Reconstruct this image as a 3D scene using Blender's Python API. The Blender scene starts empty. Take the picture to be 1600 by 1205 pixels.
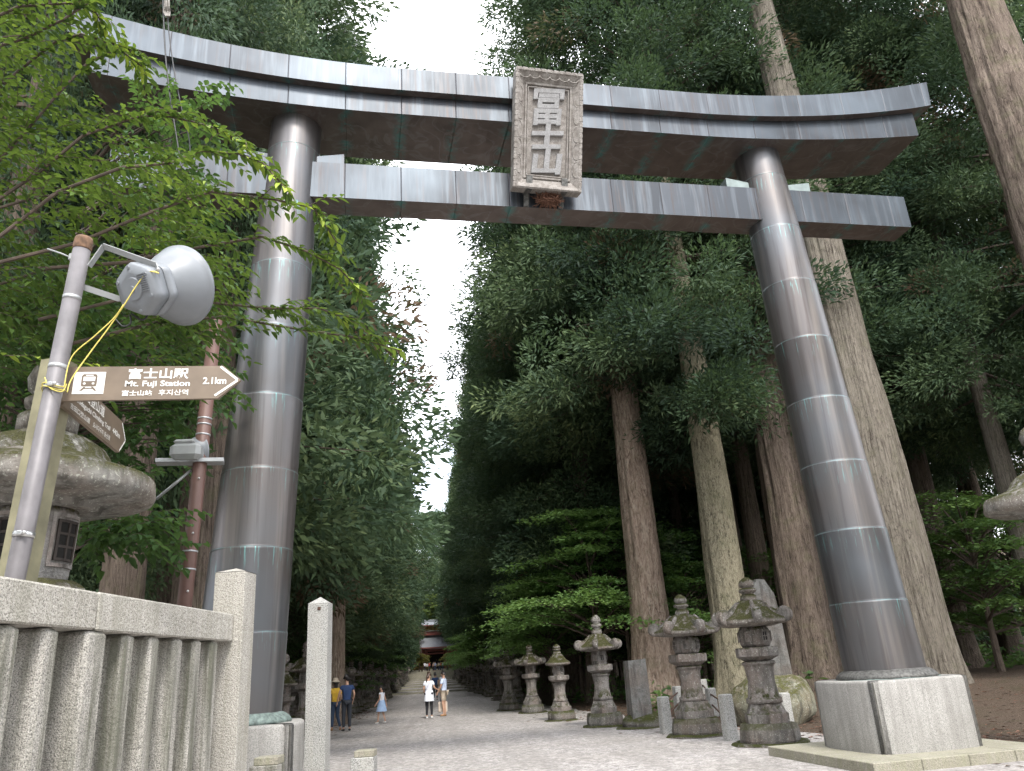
import bpy, bmesh, math, random
import numpy as np
from mathutils import Vector, Matrix
from math import sin, cos, pi, radians, sqrt, atan2, tan

S = bpy.context.scene
COL = S.collection
rng = np.random.default_rng(7)
random.seed(7)

# ------------------------------------------------------------------ camera, sky, sun, exposure
FPX, PITCH, ROLL, YAW, EYE = 1228.0, 19.84, 3.63, 6.8, 1.6
_p, _r, _y = radians(PITCH), radians(ROLL), radians(YAW)
_fw = np.array([sin(_y) * cos(_p), cos(_y) * cos(_p), sin(_p)])
_rt0 = np.array([cos(_y), -sin(_y), 0.0])
_up0 = np.cross(_rt0, _fw)
_rt = _rt0 * cos(_r) - _up0 * sin(_r)
_up = np.cross(_rt, _fw)
CAMR = np.array([_rt, _up, _fw])
CAMP = np.array([0, 0, EYE])
cam = bpy.data.cameras.new('camera')
cam.sensor_width = 36.0
cam.lens = FPX / 1600 * 36.0
cam.clip_start, cam.clip_end = 0.05, 2000
co = bpy.data.objects.new('camera', cam)
COL.objects.link(co)
co.matrix_world = Matrix(((_rt[0], _up[0], -_fw[0], 0), (_rt[1], _up[1], -_fw[1], 0), (_rt[2], _up[2], -_fw[2], EYE), (0, 0, 0, 1)))
S.camera = co

SUN_EL, SUN_AZ = radians(48), radians(170)          # azimuth clockwise from +Y (behind the camera, to its right)
w = bpy.data.worlds.new("World")
S.world = w
w.use_nodes = True
nt = w.node_tree
nt.nodes.clear()
o_ = nt.nodes.new('ShaderNodeOutputWorld')
sky = nt.nodes.new('ShaderNodeTexSky')
sky.sky_type = 'NISHITA'
sky.sun_disc = False
sky.sun_elevation, sky.sun_rotation = SUN_EL, SUN_AZ
sky.dust_density = 3.0
bg1 = nt.nodes.new('ShaderNodeBackground')
bg1.inputs['Strength'].default_value = 0.15
nt.links.new(sky.outputs[0], bg1.inputs['Color'])
bg2 = nt.nodes.new('ShaderNodeBackground')           # bright broken cloud
bg2.inputs['Color'].default_value = (0.93, 0.95, 1.0, 1)
bg2.inputs['Strength'].default_value = 1.75
tc = nt.nodes.new('ShaderNodeTexCoord')
nz = nt.nodes.new('ShaderNodeTexNoise')
nz.inputs['Scale'].default_value = 2.2
nz.inputs['Detail'].default_value = 6
cr = nt.nodes.new('ShaderNodeValToRGB')
cr.color_ramp.elements[0].position = 0.36
cr.color_ramp.elements[0].color = (0.45, 0.45, 0.45, 1)
cr.color_ramp.elements[1].position = 0.52
mx = nt.nodes.new('ShaderNodeMixShader')
nt.links.new(tc.outputs['Generated'], nz.inputs['Vector'])
nt.links.new(nz.outputs['Fac'], cr.inputs['Fac'])
nt.links.new(cr.outputs['Color'], mx.inputs[0])
nt.links.new(bg1.outputs[0], mx.inputs[1])
nt.links.new(bg2.outputs[0], mx.inputs[2])
nt.links.new(mx.outputs[0], o_.inputs['Surface'])

sl = bpy.data.lights.new('sun', 'SUN')
sl.energy = 1.3
sl.angle = radians(11)
sl.color = (1.0, 0.96, 0.89)
sl.specular_factor = 0.15
so = bpy.data.objects.new('sun', sl)
COL.objects.link(so)
_sd = Vector((sin(SUN_AZ) * cos(SUN_EL), cos(SUN_AZ) * cos(SUN_EL), sin(SUN_EL)))
so.rotation_euler = _sd.to_track_quat('Z', 'Y').to_euler()
so.location = (0, -20, 40)

S.view_settings.view_transform = 'Standard'
S.view_settings.look = 'None'
S.view_settings.gamma = 1
S.view_settings.exposure = 1.55
S.render.engine = 'CYCLES'
cy = S.cycles
cy.max_bounces = 8
cy.diffuse_bounces = 5
cy.glossy_bounces = 3
cy.transmission_bounces = 4
cy.transparent_max_bounces = 4
cy.use_denoising = True
cy.denoiser = 'OPENIMAGEDENOISE'
cy.denoising_input_passes = 'RGB_ALBEDO_NORMAL'
cy.denoising_prefilter = 'NONE'
cy.use_adaptive_sampling = False
cy.adaptive_threshold = 0.015
cy.sample_clamp_indirect = 6

# ------------------------------------------------------------------ measuring helpers (photo pixel of the 1600x1205 frame -> point of the place)
def ray(px, py):
    return CAMR.T @ np.array([(px - 800) / FPX, -(py - 602.5) / FPX, 1.0])
def atY(px, py, Y):
    d = ray(px, py)
    return CAMP + d * (Y / d[1])
def atZ(px, py, z):
    d = ray(px, py)
    return CAMP + d * ((z - EYE) / d[2])
def dist(px, py, D):
    d = ray(px, py)
    return CAMP + d * D / np.linalg.norm(d)

# ------------------------------------------------------------------ mesh helpers
def V3(v): return np.array([v[0], v[1], v[2]], float)

class MB:
    """collects shapes into one mesh"""
    def __init__(s): s.v = []; s.f = []; s.m = []; s.sm = []
    def add(s, vs, fs, mi=0, smooth=False, M=None):
        n = len(s.v)
        for p in vs:
            if M is not None:
                q = M @ Vector((p[0], p[1], p[2])); p = (q.x, q.y, q.z)
            s.v.append((float(p[0]), float(p[1]), float(p[2])))
        for f in fs:
            s.f.append(tuple(n + i for i in f)); s.m.append(mi); s.sm.append(smooth)
        return s
    def box(s, c, d, rz=0, mi=0, M=None, taper=1.0, bev=0.0):
        hx, hy, hz = d[0] / 2, d[1] / 2, d[2] / 2
        R = Matrix.Translation(Vector(c)) @ Matrix.Rotation(rz, 4, 'Z')
        if M is not None: R = M @ R
        if bev <= 0:
            vs = [(x * hx * (taper if z > 0 else 1), y * hy * (taper if z > 0 else 1), z * hz) for z in (-1, 1) for x, y in ((-1, -1), (1, -1), (1, 1), (-1, 1))]
            return s.add(vs, [(3, 2, 1, 0), (4, 5, 6, 7), (0, 1, 5, 4), (1, 2, 6, 5), (2, 3, 7, 6), (3, 0, 4, 7)], mi, False, R)
        b = min(bev, hx * .9, hy * .9, hz * .9)
        rings = []
        def ring(z, ins, tp):
            ax, ay = hx * tp, hy * tp
            if ins > 0: ax, ay = ax - ins, ay - ins; c2 = b * .5
            else: c2 = b
            return [(-ax + c2, -ay, z), (ax - c2, -ay, z), (ax, -ay + c2, z), (ax, ay - c2, z), (ax - c2, ay, z), (-ax + c2, ay, z), (-ax, ay - c2, z), (-ax, -ay + c2, z)]
        vs = ring(-hz, b, 1) + ring(-hz + b, 0, 1) + ring(hz - b, 0, taper) + ring(hz, b, taper)
        fs = [tuple(range(7, -1, -1)), tuple(range(24, 32))]
        for k in range(3):
            for i in range(8):
                j = (i + 1) % 8
                fs.append((k * 8 + i, k * 8 + j, k * 8 + 8 + j, k * 8 + 8 + i))
        return s.add(vs, fs, mi, False, R)
    def lathe(s, prof, n=24, c=(0, 0, 0), mi=0, smooth=True, rot=0, M=None, cap=True, rad=None, mis=None):
        vs = []; fs = []
        for r, z in prof:
            for i in range(n):
                a = rot + 2 * pi * i / n
                k = rad(a) if rad else 1
                vs.append((c[0] + r * k * cos(a), c[1] + r * k * sin(a), c[2] + z))
        base = len(s.v)
        for j in range(len(prof) - 1):
            ff = [(j * n + i, j * n + (i + 1) % n, (j + 1) * n + (i + 1) % n, (j + 1) * n + i) for i in range(n)]
            fs += ff
        k0 = len(s.f)
        s.add(vs, fs, mi, smooth, M)
        if mis:
            for j in range(len(prof) - 1):
                for i in range(n): s.m[k0 + j * n + i] = mis[j]
        if cap:
            m = len(prof) - 1
            s.f.append(tuple(base + i for i in range(n - 1, -1, -1))); s.m.append(mis[0] if mis else mi); s.sm.append(False)
            s.f.append(tuple(base + m * n + i for i in range(n))); s.m.append(mis[-1] if mis else mi); s.sm.append(False)
        return s
    def tube(s, pts, rs, n=8, mi=0, smooth=True, cap=True):
        P = [Vector(p) for p in pts]
        if not hasattr(rs, '__len__'): rs = [rs] * len(P)
        vs = []; fs = []
        ref = None
        for i, p in enumerate(P):
            d = (P[min(i + 1, len(P) - 1)] - P[max(i - 1, 0)])
            if d.length < 1e-9: d = Vector((0, 0, 1))
            d.normalize()
            if ref is None:
                ref = d.orthogonal().normalized()
            u = (ref - d * ref.dot(d))
            if u.length < 1e-6: u = d.orthogonal()
            u.normalize(); ref = u
            v = d.cross(u)
            for k in range(n):
                a = 2 * pi * k / n
                q = p + (u * cos(a) + v * sin(a)) * rs[i]
                vs.append(q)
        for j in range(len(P) - 1):
            for i in range(n):
                fs.append((j * n + i, j * n + (i + 1) % n, (j + 1) * n + (i + 1) % n, (j + 1) * n + i))
        base = len(s.v)
        s.add(vs, fs, mi, smooth)
        if cap:
            m = len(P) - 1
            s.f.append(tuple(base + i for i in range(n - 1, -1, -1))); s.m.append(mi); s.sm.append(False)
            s.f.append(tuple(base + m * n + i for i in range(n))); s.m.append(mi); s.sm.append(False)
        return s
    def prism(s, poly, z0, z1, mi=0, M=None, mi_top=None):
        n = len(poly)
        vs = [(p[0], p[1], z0) for p in poly] + [(p[0], p[1], z1) for p in poly]
        fs = [tuple(range(n - 1, -1, -1)), tuple(range(n, 2 * n))] + [(i, (i + 1) % n, n + (i + 1) % n, n + i) for i in range(n)]
        return s.add(vs, fs, mi, False, M)
    def ball(s, c, r, n=12, m=8, mi=0, M=None, smooth=True):
        rr = r if hasattr(r, '__len__') else (r, r, r)
        vs = []; fs = []
        for j in range(m + 1):
            t = pi * j / m
            for i in range(n):
                a = 2 * pi * i / n
                vs.append((c[0] + rr[0] * sin(t) * cos(a), c[1] + rr[1] * sin(t) * sin(a), c[2] - rr[2] * cos(t)))
        for j in range(m):
            for i in range(n):
                fs.append((j * n + i, j * n + (i + 1) % n, (j + 1) * n + (i + 1) % n, (j + 1) * n + i))
        return s.add(vs, fs, mi, smooth, M)
    def build(s, name, mats, parent=None):
        me = bpy.data.meshes.new(name)
        me.from_pydata(s.v, [], s.f)
        if not isinstance(mats, (list, tuple)): mats = [mats]
        for m in mats: me.materials.append(m)
        me.polygons.foreach_set('material_index', s.m)
        me.polygons.foreach_set('use_smooth', s.sm)
        me.update()
        o = bpy.data.objects.new(name, me)
        COL.objects.link(o)
        if parent is not None: o.parent = parent
        return o

def roughen(o, amp, scale, seed=0, sub=0):
    """real unevenness: push vertices along a smooth pseudo-noise"""
    me = o.data
    if sub:
        bm = bmesh.new(); bm.from_mesh(me)
        bmesh.ops.subdivide_edges(bm, edges=bm.edges[:], cuts=sub, use_grid_fill=True)
        bm.to_mesh(me); bm.free()
    from mathutils import noise
    off = Vector((seed * 13.1, seed * 7.7, seed * 3.3))
    for v in me.vertices:
        v.co += noise.noise_vector((v.co + off) * scale) * amp
    me.update()
    return o

def tag(o, label=None, cat=None, group=None, kind=None):
    if label: o['label'] = label
    if cat: o['category'] = cat
    if group: o['group'] = group
    if kind: o['kind'] = kind
    return o
def thing(name, label, cat, loc=(0, 0, 0), rz=0, group=None):
    o = bpy.data.objects.new(name, None)
    o.empty_display_size = 0.3
    COL.objects.link(o)
    o.location = loc
    o.rotation_euler = (0, 0, rz)
    return tag(o, label, cat, group)
KIDS = {}
def copy_tree(o, parent=None):
    c = o.copy()
    COL.objects.link(c)
    c.parent = parent
    for ch in list(o.children): copy_tree(ch, c)
    return c
def text_mesh(txt, size, ext=0.0, offset=0.0, align='LEFT', bevel=0.0):
    cu = bpy.data.curves.new('text', 'FONT')
    cu.body = txt; cu.size = size; cu.extrude = ext; cu.offset = offset; cu.align_x = align
    cu.bevel_depth = bevel; cu.resolution_u = 4
    ob = bpy.data.objects.new('text', cu)
    COL.objects.link(ob)
    dg = bpy.context.evaluated_depsgraph_get()
    me = bpy.data.meshes.new_from_object(ob.evaluated_get(dg))
    vs = [v.co.copy() for v in me.vertices]; fs = [tuple(p.vertices) for p in me.polygons]
    bpy.data.objects.remove(ob); bpy.data.curves.remove(cu); bpy.data.meshes.remove(me)
    return vs, fs

# ------------------------------------------------------------------ materials
class NT:
    def __init__(s, name):
        s.m = bpy.data.materials.new(name); s.m.use_nodes = True
        s.t = s.m.node_tree; s.b = s.t.nodes['Principled BSDF']; s.o = s.t.nodes['Material Output']
        s.tc = s.n('ShaderNodeTexCoord')
    def n(s, t, **k):
        x = s.t.nodes.new(t)
        for a, b in k.items(): setattr(x, a, b)
        return x
    def l(s, a, b): s.t.links.new(a, b); return s
    def vec(s, scale=(1, 1, 1), rand=True):
        mp = s.n('ShaderNodeMapping'); mp.inputs['Scale'].default_value = scale
        s.l(s.tc.outputs['Object'], mp.inputs['Vector'])
        if rand:
            oi = s.n('ShaderNodeObjectInfo'); mu = s.n('ShaderNodeMath', operation='MULTIPLY'); mu.inputs[1].default_value = 37.0
            s.l(oi.outputs['Random'], mu.inputs[0]); cb = s.n('ShaderNodeCombineXYZ')
            s.l(mu.outputs[0], cb.inputs[0]); s.l(mu.outputs[0], cb.inputs[1]); s.l(cb.outputs[0], mp.inputs['Location'])
        return mp.outputs[0]
    def noise(s, scale, detail=3, rough=.55, vec=None, sc=(1, 1, 1), dist=0):
        x = s.n('ShaderNodeTexNoise'); x.inputs['Scale'].default_value = scale; x.inputs['Detail'].default_value = detail
        x.inputs['Roughness'].default_value = rough; x.inputs['Distortion'].default_value = dist
        s.l(vec if vec is not None else s.vec(sc), x.inputs['Vector'])
        return x.outputs['Fac']
    def ramp(s, fac, stops):
        x = s.n('ShaderNodeValToRGB'); e = x.color_ramp.elements
        while len(e) > len(stops): e.remove(e[-1])
        while len(e) < len(stops): e.new(0.5)
        for el, (p, c) in zip(e, stops):
            el.position = p
            el.color = (c, c, c, 1) if not hasattr(c, '__len__') else (c[0], c[1], c[2], 1)
        s.l(fac, x.inputs[0]); return x.outputs[0]
    def mix(s, fac, a, b, mode='MIX'):
        x = s.n('ShaderNodeMix', data_type='RGBA', blend_type=mode)
        for inp, v in ((x.inputs[0], fac), (x.inputs[6], a), (x.inputs[7], b)):
            if hasattr(v, 'is_linked') or isinstance(v, bpy.types.NodeSocket): s.l(v, inp)
            elif hasattr(v, '__len__'): inp.default_value = (v[0], v[1], v[2], 1)
            else: inp.default_value = v
        return x.outputs[2]
    def math(s, op, a, b=0.0, clamp=False):
        x = s.n('ShaderNodeMath', operation=op, use_clamp=clamp)
        for i, v in ((0, a), (1, b)):
            if isinstance(v, bpy.types.NodeSocket): s.l(v, x.inputs[i])
            else: x.inputs[i].default_value = v
        return x.outputs[0]
    def sep(s, v):
        x = s.n('ShaderNodeSeparateXYZ'); s.l(v, x.inputs[0]); return x.outputs
    def color(s, c): 
        if isinstance(c, bpy.types.NodeSocket): s.l(c, s.b.inputs['Base Color'])
        else: s.b.inputs['Base Color'].default_value = (c[0], c[1], c[2], 1)
        return s
    def rough(s, c):
        if isinstance(c, bpy.types.NodeSocket): s.l(c, s.b.inputs['Roughness'])
        else: s.b.inputs['Roughness'].default_value = c
        return s
    def set(s, k, v): s.b.inputs[k].default_value = v; return s
    def bump(s, h, dist=.01, strength=.6):
        x = s.n('ShaderNodeBump'); x.inputs['Distance'].default_value = dist; x.inputs['Strength'].default_value = strength
        s.l(h, x.inputs['Height']); s.l(x.outputs[0], s.b.inputs['Normal']); return s
    def nz(s):
        g = s.n('ShaderNodeNewGeometry'); return s.sep(g.outputs['Normal'])[2]

M = {}
def plain(name, c, rough=.6, metal=0.0, var=.25, scale=12, bump=0.0, spec=.5):
    t = NT(name)
    n = t.noise(scale, 4)
    a = [x * (1 - var) for x in c]; b = [min(1, x * (1 + var)) for x in c]
    t.color(t.ramp(n, [(.3, a), (.7, b)])).rough(rough).set('Metallic', metal)
    t.set('Specular IOR Level', spec)
    if bump: t.bump(t.noise(scale * 5, 4), bump, .6)
    M[name] = t.m
    return t.m

def granite(name, lite, dark, stain, stain_amt=.5, grain=150, hew=.012, streak=True):
    t = NT(name)
    sp = t.noise(grain, 2, .7)
    sp2 = t.noise(grain * 2.1, 1, .5)
    g = t.ramp(sp, [(.36, dark), (.5, [ (a * .75 + b * .25) for a, b in zip(lite, dark)]), (.62, lite)])
    g = t.mix(t.ramp(sp2, [(.55, 0.0), (.7, .55)]), g, [min(1, x * 1.35) for x in lite])
    g = t.mix(t.ramp(sp2, [(.25, .7), (.38, 0.0)]), g, [x * .35 for x in dark])
    big = t.noise(2.3, 5, .6)
    g = t.mix(t.ramp(big, [(.3, .0), (.75, .35)]), g, [x * .8 for x in lite], 'MULTIPLY')
    if streak:
        st = t.noise(1.0, 5, .65, sc=(9, 9, .55), dist=.4)
        st = t.ramp(st, [(.42, 0.0), (.62, stain_amt)])
        g = t.mix(st, g, stain)
    t.color(g).rough(.82).set('Specular IOR Level', .3)
    h = t.math('ADD', t.math('MULTIPLY', t.noise(34, 5, .65), 1.0), t.math('MULTIPLY', sp, .35))
    t.bump(h, hew, .7)
    M[name] = t.m
granite('fence_granite', (.49, .465, .42), (.14, .135, .125), (.12, .12, .09), .9, 95, .03)
granite('rail_granite', (.57, .54, .49), (.17, .16, .145), (.26, .25, .20), .5, 95, .03)
granite('post_granite', (.46, .455, .435), (.13, .13, .125), (.40, .38, .34), .3, 60, .01)
granite('plinth_granite', (.41, .395, .37), (.21, .205, .195), (.14, .13, .12), .32, 70, .006)
granite('slab_stone', (.36, .335, .275), (.24, .225, .18), (.25, .25, .16), .5, 40, .02)

def oldstone(name, base, moss, moss_amt, lichen=.6):
    t = NT(name)
    a = t.noise(9, 6, .65)
    c = t.ramp(a, [(.25, [x * .5 for x in base]), (.5, base), (.75, [min(1, x * 1.35) for x in base])])
    tint = t.noise(2.2, 3)
    c = t.mix(t.ramp(tint, [(.4, 0.0), (.65, .55)]), c, (base[0] * 1.0, base[1] * .80, base[2] * .70))
    sp = t.noise(34, 3, .6)
    c = t.mix(t.ramp(sp, [(.60, 0.0), (.655, lichen)]), c, (.50, .50, .44))
    st = t.noise(1.0, 4, .6, sc=(7, 7, 1.1))
    c = t.mix(t.ramp(st, [(.48, 0.0), (.68, .75)]), c, (.055, .05, .042))
    up = t.math('MULTIPLY', t.ramp(t.nz(), [(.05, 0.0), (.55, 1.0)]), t.ramp(t.noise(7, 7, .75), [(.50 - moss_amt * .16, 0.0), (.60 - moss_amt * .14, 1.0)]))
    mossc = t.ramp(t.noise(60, 3, .7), [(.3, [x * .5 for x in moss]), (.7, [x * 1.5 for x in moss])])
    c = t.mix(up, c, mossc)
    t.color(c).rough(.92).set('Specular IOR Level', .2)
    h = t.math('ADD', t.noise(26, 6, .7), t.math('MULTIPLY', t.math('MULTIPLY', up, t.noise(90, 3, .7)), 1.5))
    t.bump(h, .03, .85)
    M[name] = t.m
oldstone('lantern_stone', (.19, .176, .165), (.055, .06, .02), .15)
oldstone('mossy_stone', (.165, .155, .143), (.06, .066, .02), .8)
oldstone('roof_stone', (.20, .185, .168), (.058, .058, .02), .75, .9)
oldstone('gray_lantern', (.34, .33, .32), (.12, .115, .05), .15, .35)
oldstone('gray_lantern_roof', (.25, .243, .225), (.10, .098, .045), .55, .9)
oldstone('boulder_stone', (.235, .23, .175), (.12, .118, .045), .35, .8)
oldstone('stele_stone', (.17, .168, .16), (.1, .1, .05), .0, .25)

# oxidised copper sheet. Axis: plates repeat along X for beams, along Z for the pillars
def copper(name, axis, pitch, z0, base=(.135, .130, .135), under=True):
    t = NT(name)
    ob = t.sep(t.tc.outputs['Object'])
    x = ob['XYZ'.index(axis)] if False else ob['XYZ'.index(axis)]
    q = t.math('DIVIDE', t.math('SUBTRACT', x, z0), pitch)
    cell = t.math('FLOOR', q); fr = t.math('FRACT', q)
    wn = t.n('ShaderNodeTexWhiteNoise', noise_dimensions='1D'); t.l(cell, wn.inputs['W'])
    c = t.ramp(wn.outputs['Value'], [(0, [v * .74 for v in base]), (.5, base), (1, [v * 1.22 for v in base])])
    if axis == 'Z': sc = (4.2, 4.2, .10)
    else: sc = (6.5, .6, .35)
    v = t.vec(sc, False)
    st = t.noise(1.0, 5, .6, vec=v, dist=.25)
    c = t.mix(t.ramp(st, [(.50, 0.0), (.70, .55 if axis == 'Z' else .6)]), c, ((.25, .22, .195) if axis == 'Z' else (.14, .158, .178)))              # pale wash on beams; reflected light bands painted onto pillars
    st2 = t.noise(1.7, 4, .6, vec=v)
    c = t.mix(t.ramp(st2, [(.52, 0.0), (.68, .7 if axis == 'Z' else .6)]), c, (.062, .050, .047))            # brown streaks
    big = t.noise(.5, 3, .5, sc=(1, 1, 1))
    c = t.mix(t.ramp(big, [(.42, 0.0), (.7, .5)]), c, (.13, .155, .18))            # bluish bloom
    seam = t.ramp(fr, [(0, 1.0), (.012, 0.0), (.988, 0.0), (1, 1.0)])
    vn = t.noise(1.0, 4, .7, sc=((26, 26, 1.2) if axis == 'Z' else (30, 3, 3)))
    ver = (.17, .38, .37)
    if axis == 'Z':
        drip = t.math('MULTIPLY', t.ramp(fr, [(.62, 0.0), (1.0, .9)]), t.ramp(vn, [(.57, 0.0), (.67, 1.0)]))
        c = t.mix(drip, c, ver)
        c = t.mix(t.math('MULTIPLY', seam, t.ramp(t.noise(4, 3), [(.38, .1), (.62, .9)])), c, (.19, .28, .285))
    else:
        c = t.mix(t.math('MULTIPLY', seam, .75), c, (.07, .06, .06))
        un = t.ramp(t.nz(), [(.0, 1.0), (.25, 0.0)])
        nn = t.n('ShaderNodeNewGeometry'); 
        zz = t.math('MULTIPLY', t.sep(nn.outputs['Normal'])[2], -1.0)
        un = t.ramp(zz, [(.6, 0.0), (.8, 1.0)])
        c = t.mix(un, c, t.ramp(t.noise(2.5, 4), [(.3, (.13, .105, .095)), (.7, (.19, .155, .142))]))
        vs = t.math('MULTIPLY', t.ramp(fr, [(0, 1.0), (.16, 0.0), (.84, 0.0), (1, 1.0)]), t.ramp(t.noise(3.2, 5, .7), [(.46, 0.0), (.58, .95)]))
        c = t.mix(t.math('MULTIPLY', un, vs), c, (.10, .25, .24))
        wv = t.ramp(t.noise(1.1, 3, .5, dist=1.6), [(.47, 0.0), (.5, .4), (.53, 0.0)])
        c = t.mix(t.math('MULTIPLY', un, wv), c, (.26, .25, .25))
    t.color(c)
    t.set('Metallic', .72)
    t.rough(t.ramp(st, [(.3, .36), (.7, .5)]))
    h = t.math('ADD', t.math('MULTIPLY', seam, -1.2), t.math('MULTIPLY', t.noise(1.3, 2, .5), .5))
    t.bump(h, .012, .5)
    M[name] = t.m
copper('copper_pillar', 'Z', 1.33, 1.07, (.118, .108, .106))
copper('copper_beam', 'X', 1.12, 0.3, (.050, .055, .063))
plain('joint', (.10, .095, .085), .9, 0, .4, 14)
plain('verdigris', (.14, .18, .165), .7, .1, .5, 14, .006)
plain('pale_copper', (.22, .265, .26), .5, .3, .2, 5)
plain('dark_bronze', (.10, .098, .092), .6, .4, .6, 18, .004)

def bark(name, base, dark, pale, sc=(7, 7, .55), depth=.06, moss=0.0):
    t = NT(name)
    v = t.vec(sc)
    f = t.noise(1.6, 7, .68, vec=v, dist=.8)
    f2 = t.noise(5.0, 5, .7, vec=v)
    c = t.ramp(f, [(.34, dark), (.47, base), (.66, pale)])
    f3 = t.noise(3.2, 6, .7, sc=(3, 3, 1.6), dist=1.2)
    c = t.mix(t.ramp(f3, [(.36, .8), (.47, 0.0)]), c, [v_ * 1.3 for v_ in dark])
    c = t.mix(t.ramp(f3, [(.56, 0.0), (.68, .6)]), c, pale)
    c = t.mix(t.ramp(f2, [(.3, .75), (.5, 0.0)]), c, dark)
    t2 = t.noise(1.3, 4)
    c = t.mix(t.ramp(t2, [(.4, 0.0), (.7, .5)]), c, [a * .8 + b * .2 for a, b in zip(base, pale)])
    if moss:
        c = t.mix(t.ramp(t.noise(2.0, 5, .7), [(.5, 0.0), (.7, moss)]), c, (.10, .11, .05))
    t.color(c).rough(.95).set('Specular IOR Level', .1)
    t.bump(t.math('ADD', f, t.math('MULTIPLY', f2, .5)), depth, 1.0)
    M[name] = t.m
bark('bark_dark', (.135, .105, .085), (.03, .023, .019), (.23, .185, .15), moss=.35)
bark('bark_grey', (.17, .148, .122), (.04, .033, .027), (.29, .26, .215), sc=(11, 11, .55), depth=.05, moss=.25)
bark('bark_red', (.27, .20, .155), (.07, .05, .04), (.44, .37, .30), sc=(6, 6, 1.2), depth=.04, moss=.3)
bark('bark_pale', (.29, .26, .185), (.035, .03, .023), (.34, .31, .225), sc=(11, 11, 2.6), depth=.06, moss=.4)
plain('twig_brown', (.075, .055, .042), .9, 0, .4, 8)

def foliage(name, stops, trans=.3, tcol=(.14, .20, .03)):
    t = NT(name)
    at = t.n('ShaderNodeAttribute', attribute_name='tone')
    oi = t.n('ShaderNodeObjectInfo')
    c = t.ramp(at.outputs['Fac'], stops)
    hs = t.n('ShaderNodeHueSaturation')
    t.l(t.math('ADD', t.math('MULTIPLY', oi.outputs['Random'], .7), .65), hs.inputs['Value'])
    t.l(t.math('ADD', t.math('MULTIPLY', oi.outputs['Random'], -.03), .515), hs.inputs['Hue'])
    t.l(c, hs.inputs['Color'])
    t.color(hs.outputs[0]).rough(.6).set('Specular IOR Level', .18)
    tr = t.n('ShaderNodeBsdfTranslucent')
    t.l(t.mix(.6, hs.outputs[0], tcol), tr.inputs['Color'])
    ms = t.n('ShaderNodeMixShader'); ms.inputs[0].default_value = trans
    t.l(t.b.outputs[0], ms.inputs[1]); t.l(tr.outputs[0], ms.inputs[2]); t.l(ms.outputs[0], t.o.inputs['Surface'])
    M[name] = t.m
foliage('sugi_needles', [(0, (.030, .057, .040)), (.35, (.059, .099, .056)), (.7, (.104, .150, .070)), (.93, (.17, .21, .095)), (.955, (.13, .085, .055)), (1, (.15, .10, .065))], .30, (.10, .16, .055))
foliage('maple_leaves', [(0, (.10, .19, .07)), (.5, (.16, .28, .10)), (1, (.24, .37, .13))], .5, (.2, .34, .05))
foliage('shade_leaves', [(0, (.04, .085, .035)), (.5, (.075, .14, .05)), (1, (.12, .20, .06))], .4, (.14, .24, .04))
foliage('lit_tip_leaves', [(0, (.018, .042, .014)), (.4, (.036, .075, .02)), (.75, (.09, .155, .032)), (1, (.34, .43, .06))], .28, (.26, .38, .05))  # yellow top end paints sunlight on the twig tips
foliage('far_leaves', [(0, (.04, .075, .03)), (.5, (.08, .125, .04)), (1, (.15, .19, .06))], .4, (.24, .30, .06))

# ground materials
t = NT('gravel_stones')
n1 = t.noise(38, 3, .75); n2 = t.noise(.55, 5, .6); n3 = t.noise(9, 4, .7)
vo = t.n('ShaderNodeTexVoronoi'); vo.inputs['Scale'].default_value = 30; t.l(t.vec(), vo.inputs['Vector'])
c = t.ramp(n1, [(.3, (.15, .14, .135)), (.45, (.37, .35, .345)), (.58, (.50, .475, .465)), (.72, (.62, .60, .59))])
wn = t.sep(vo.outputs['Color'])[0]
c = t.mix(.55, c, t.ramp(wn, [(0, (.20, .185, .18)), (.5, (.42, .40, .39)), (1, (.62, .60, .585))]))
c = t.mix(1.0, c, (.80, .795, .79), 'MULTIPLY')
c = t.mix(t.ramp(n2, [(.40, 0.0), (.66, .55)]), c, (.30, .28, .26))
c = t.mix(t.ramp(n3, [(.52, 0.0), (.72, .5)]), c, (.24, .215, .195))
vo2 = t.n('ShaderNodeTexVoronoi'); vo2.inputs['Scale'].default_value = 11; t.l(t.vec(), vo2.inputs['Vector'])
c = t.mix(.5, c, t.mix(t.sep(vo2.outputs['Color'])[1], (.55, .54, .53), (1.5, 1.48, 1.45)), 'MULTIPLY')
trk = t.noise(1.0, 4, .6, sc=(1.6, .12, 1), dist=.6)
c = t.mix(t.ramp(trk, [(.46, 0.0), (.64, .4)]), c, (.23, .215, .20))
t.color(c).rough(.95).set('Specular IOR Level', .15)
t.bump(t.math('ADD', vo.outputs['Distance'], n1), .014, .8)
M['gravel'] = t.m
t = NT('forest_floor')
n1 = t.noise(22, 6, .75); n2 = t.noise(.8, 4, .6); n3 = t.noise(60, 3, .7)
c = t.ramp(n1, [(.3, (.035, .026, .02)), (.5, (.095, .07, .052)), (.68, (.17, .125, .095))])
c = t.mix(t.ramp(n3, [(.58, 0.0), (.66, .8)]), c, (.27, .21, .17))
c = t.mix(t.ramp(n2, [(.5, 0.0), (.7, .4)]), c, (.05, .055, .025))
t.color(c).rough(1.0).set('Specular IOR Level', .1)
t.bump(n1, .06, 1.0)
M['floor'] = t.m

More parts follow.
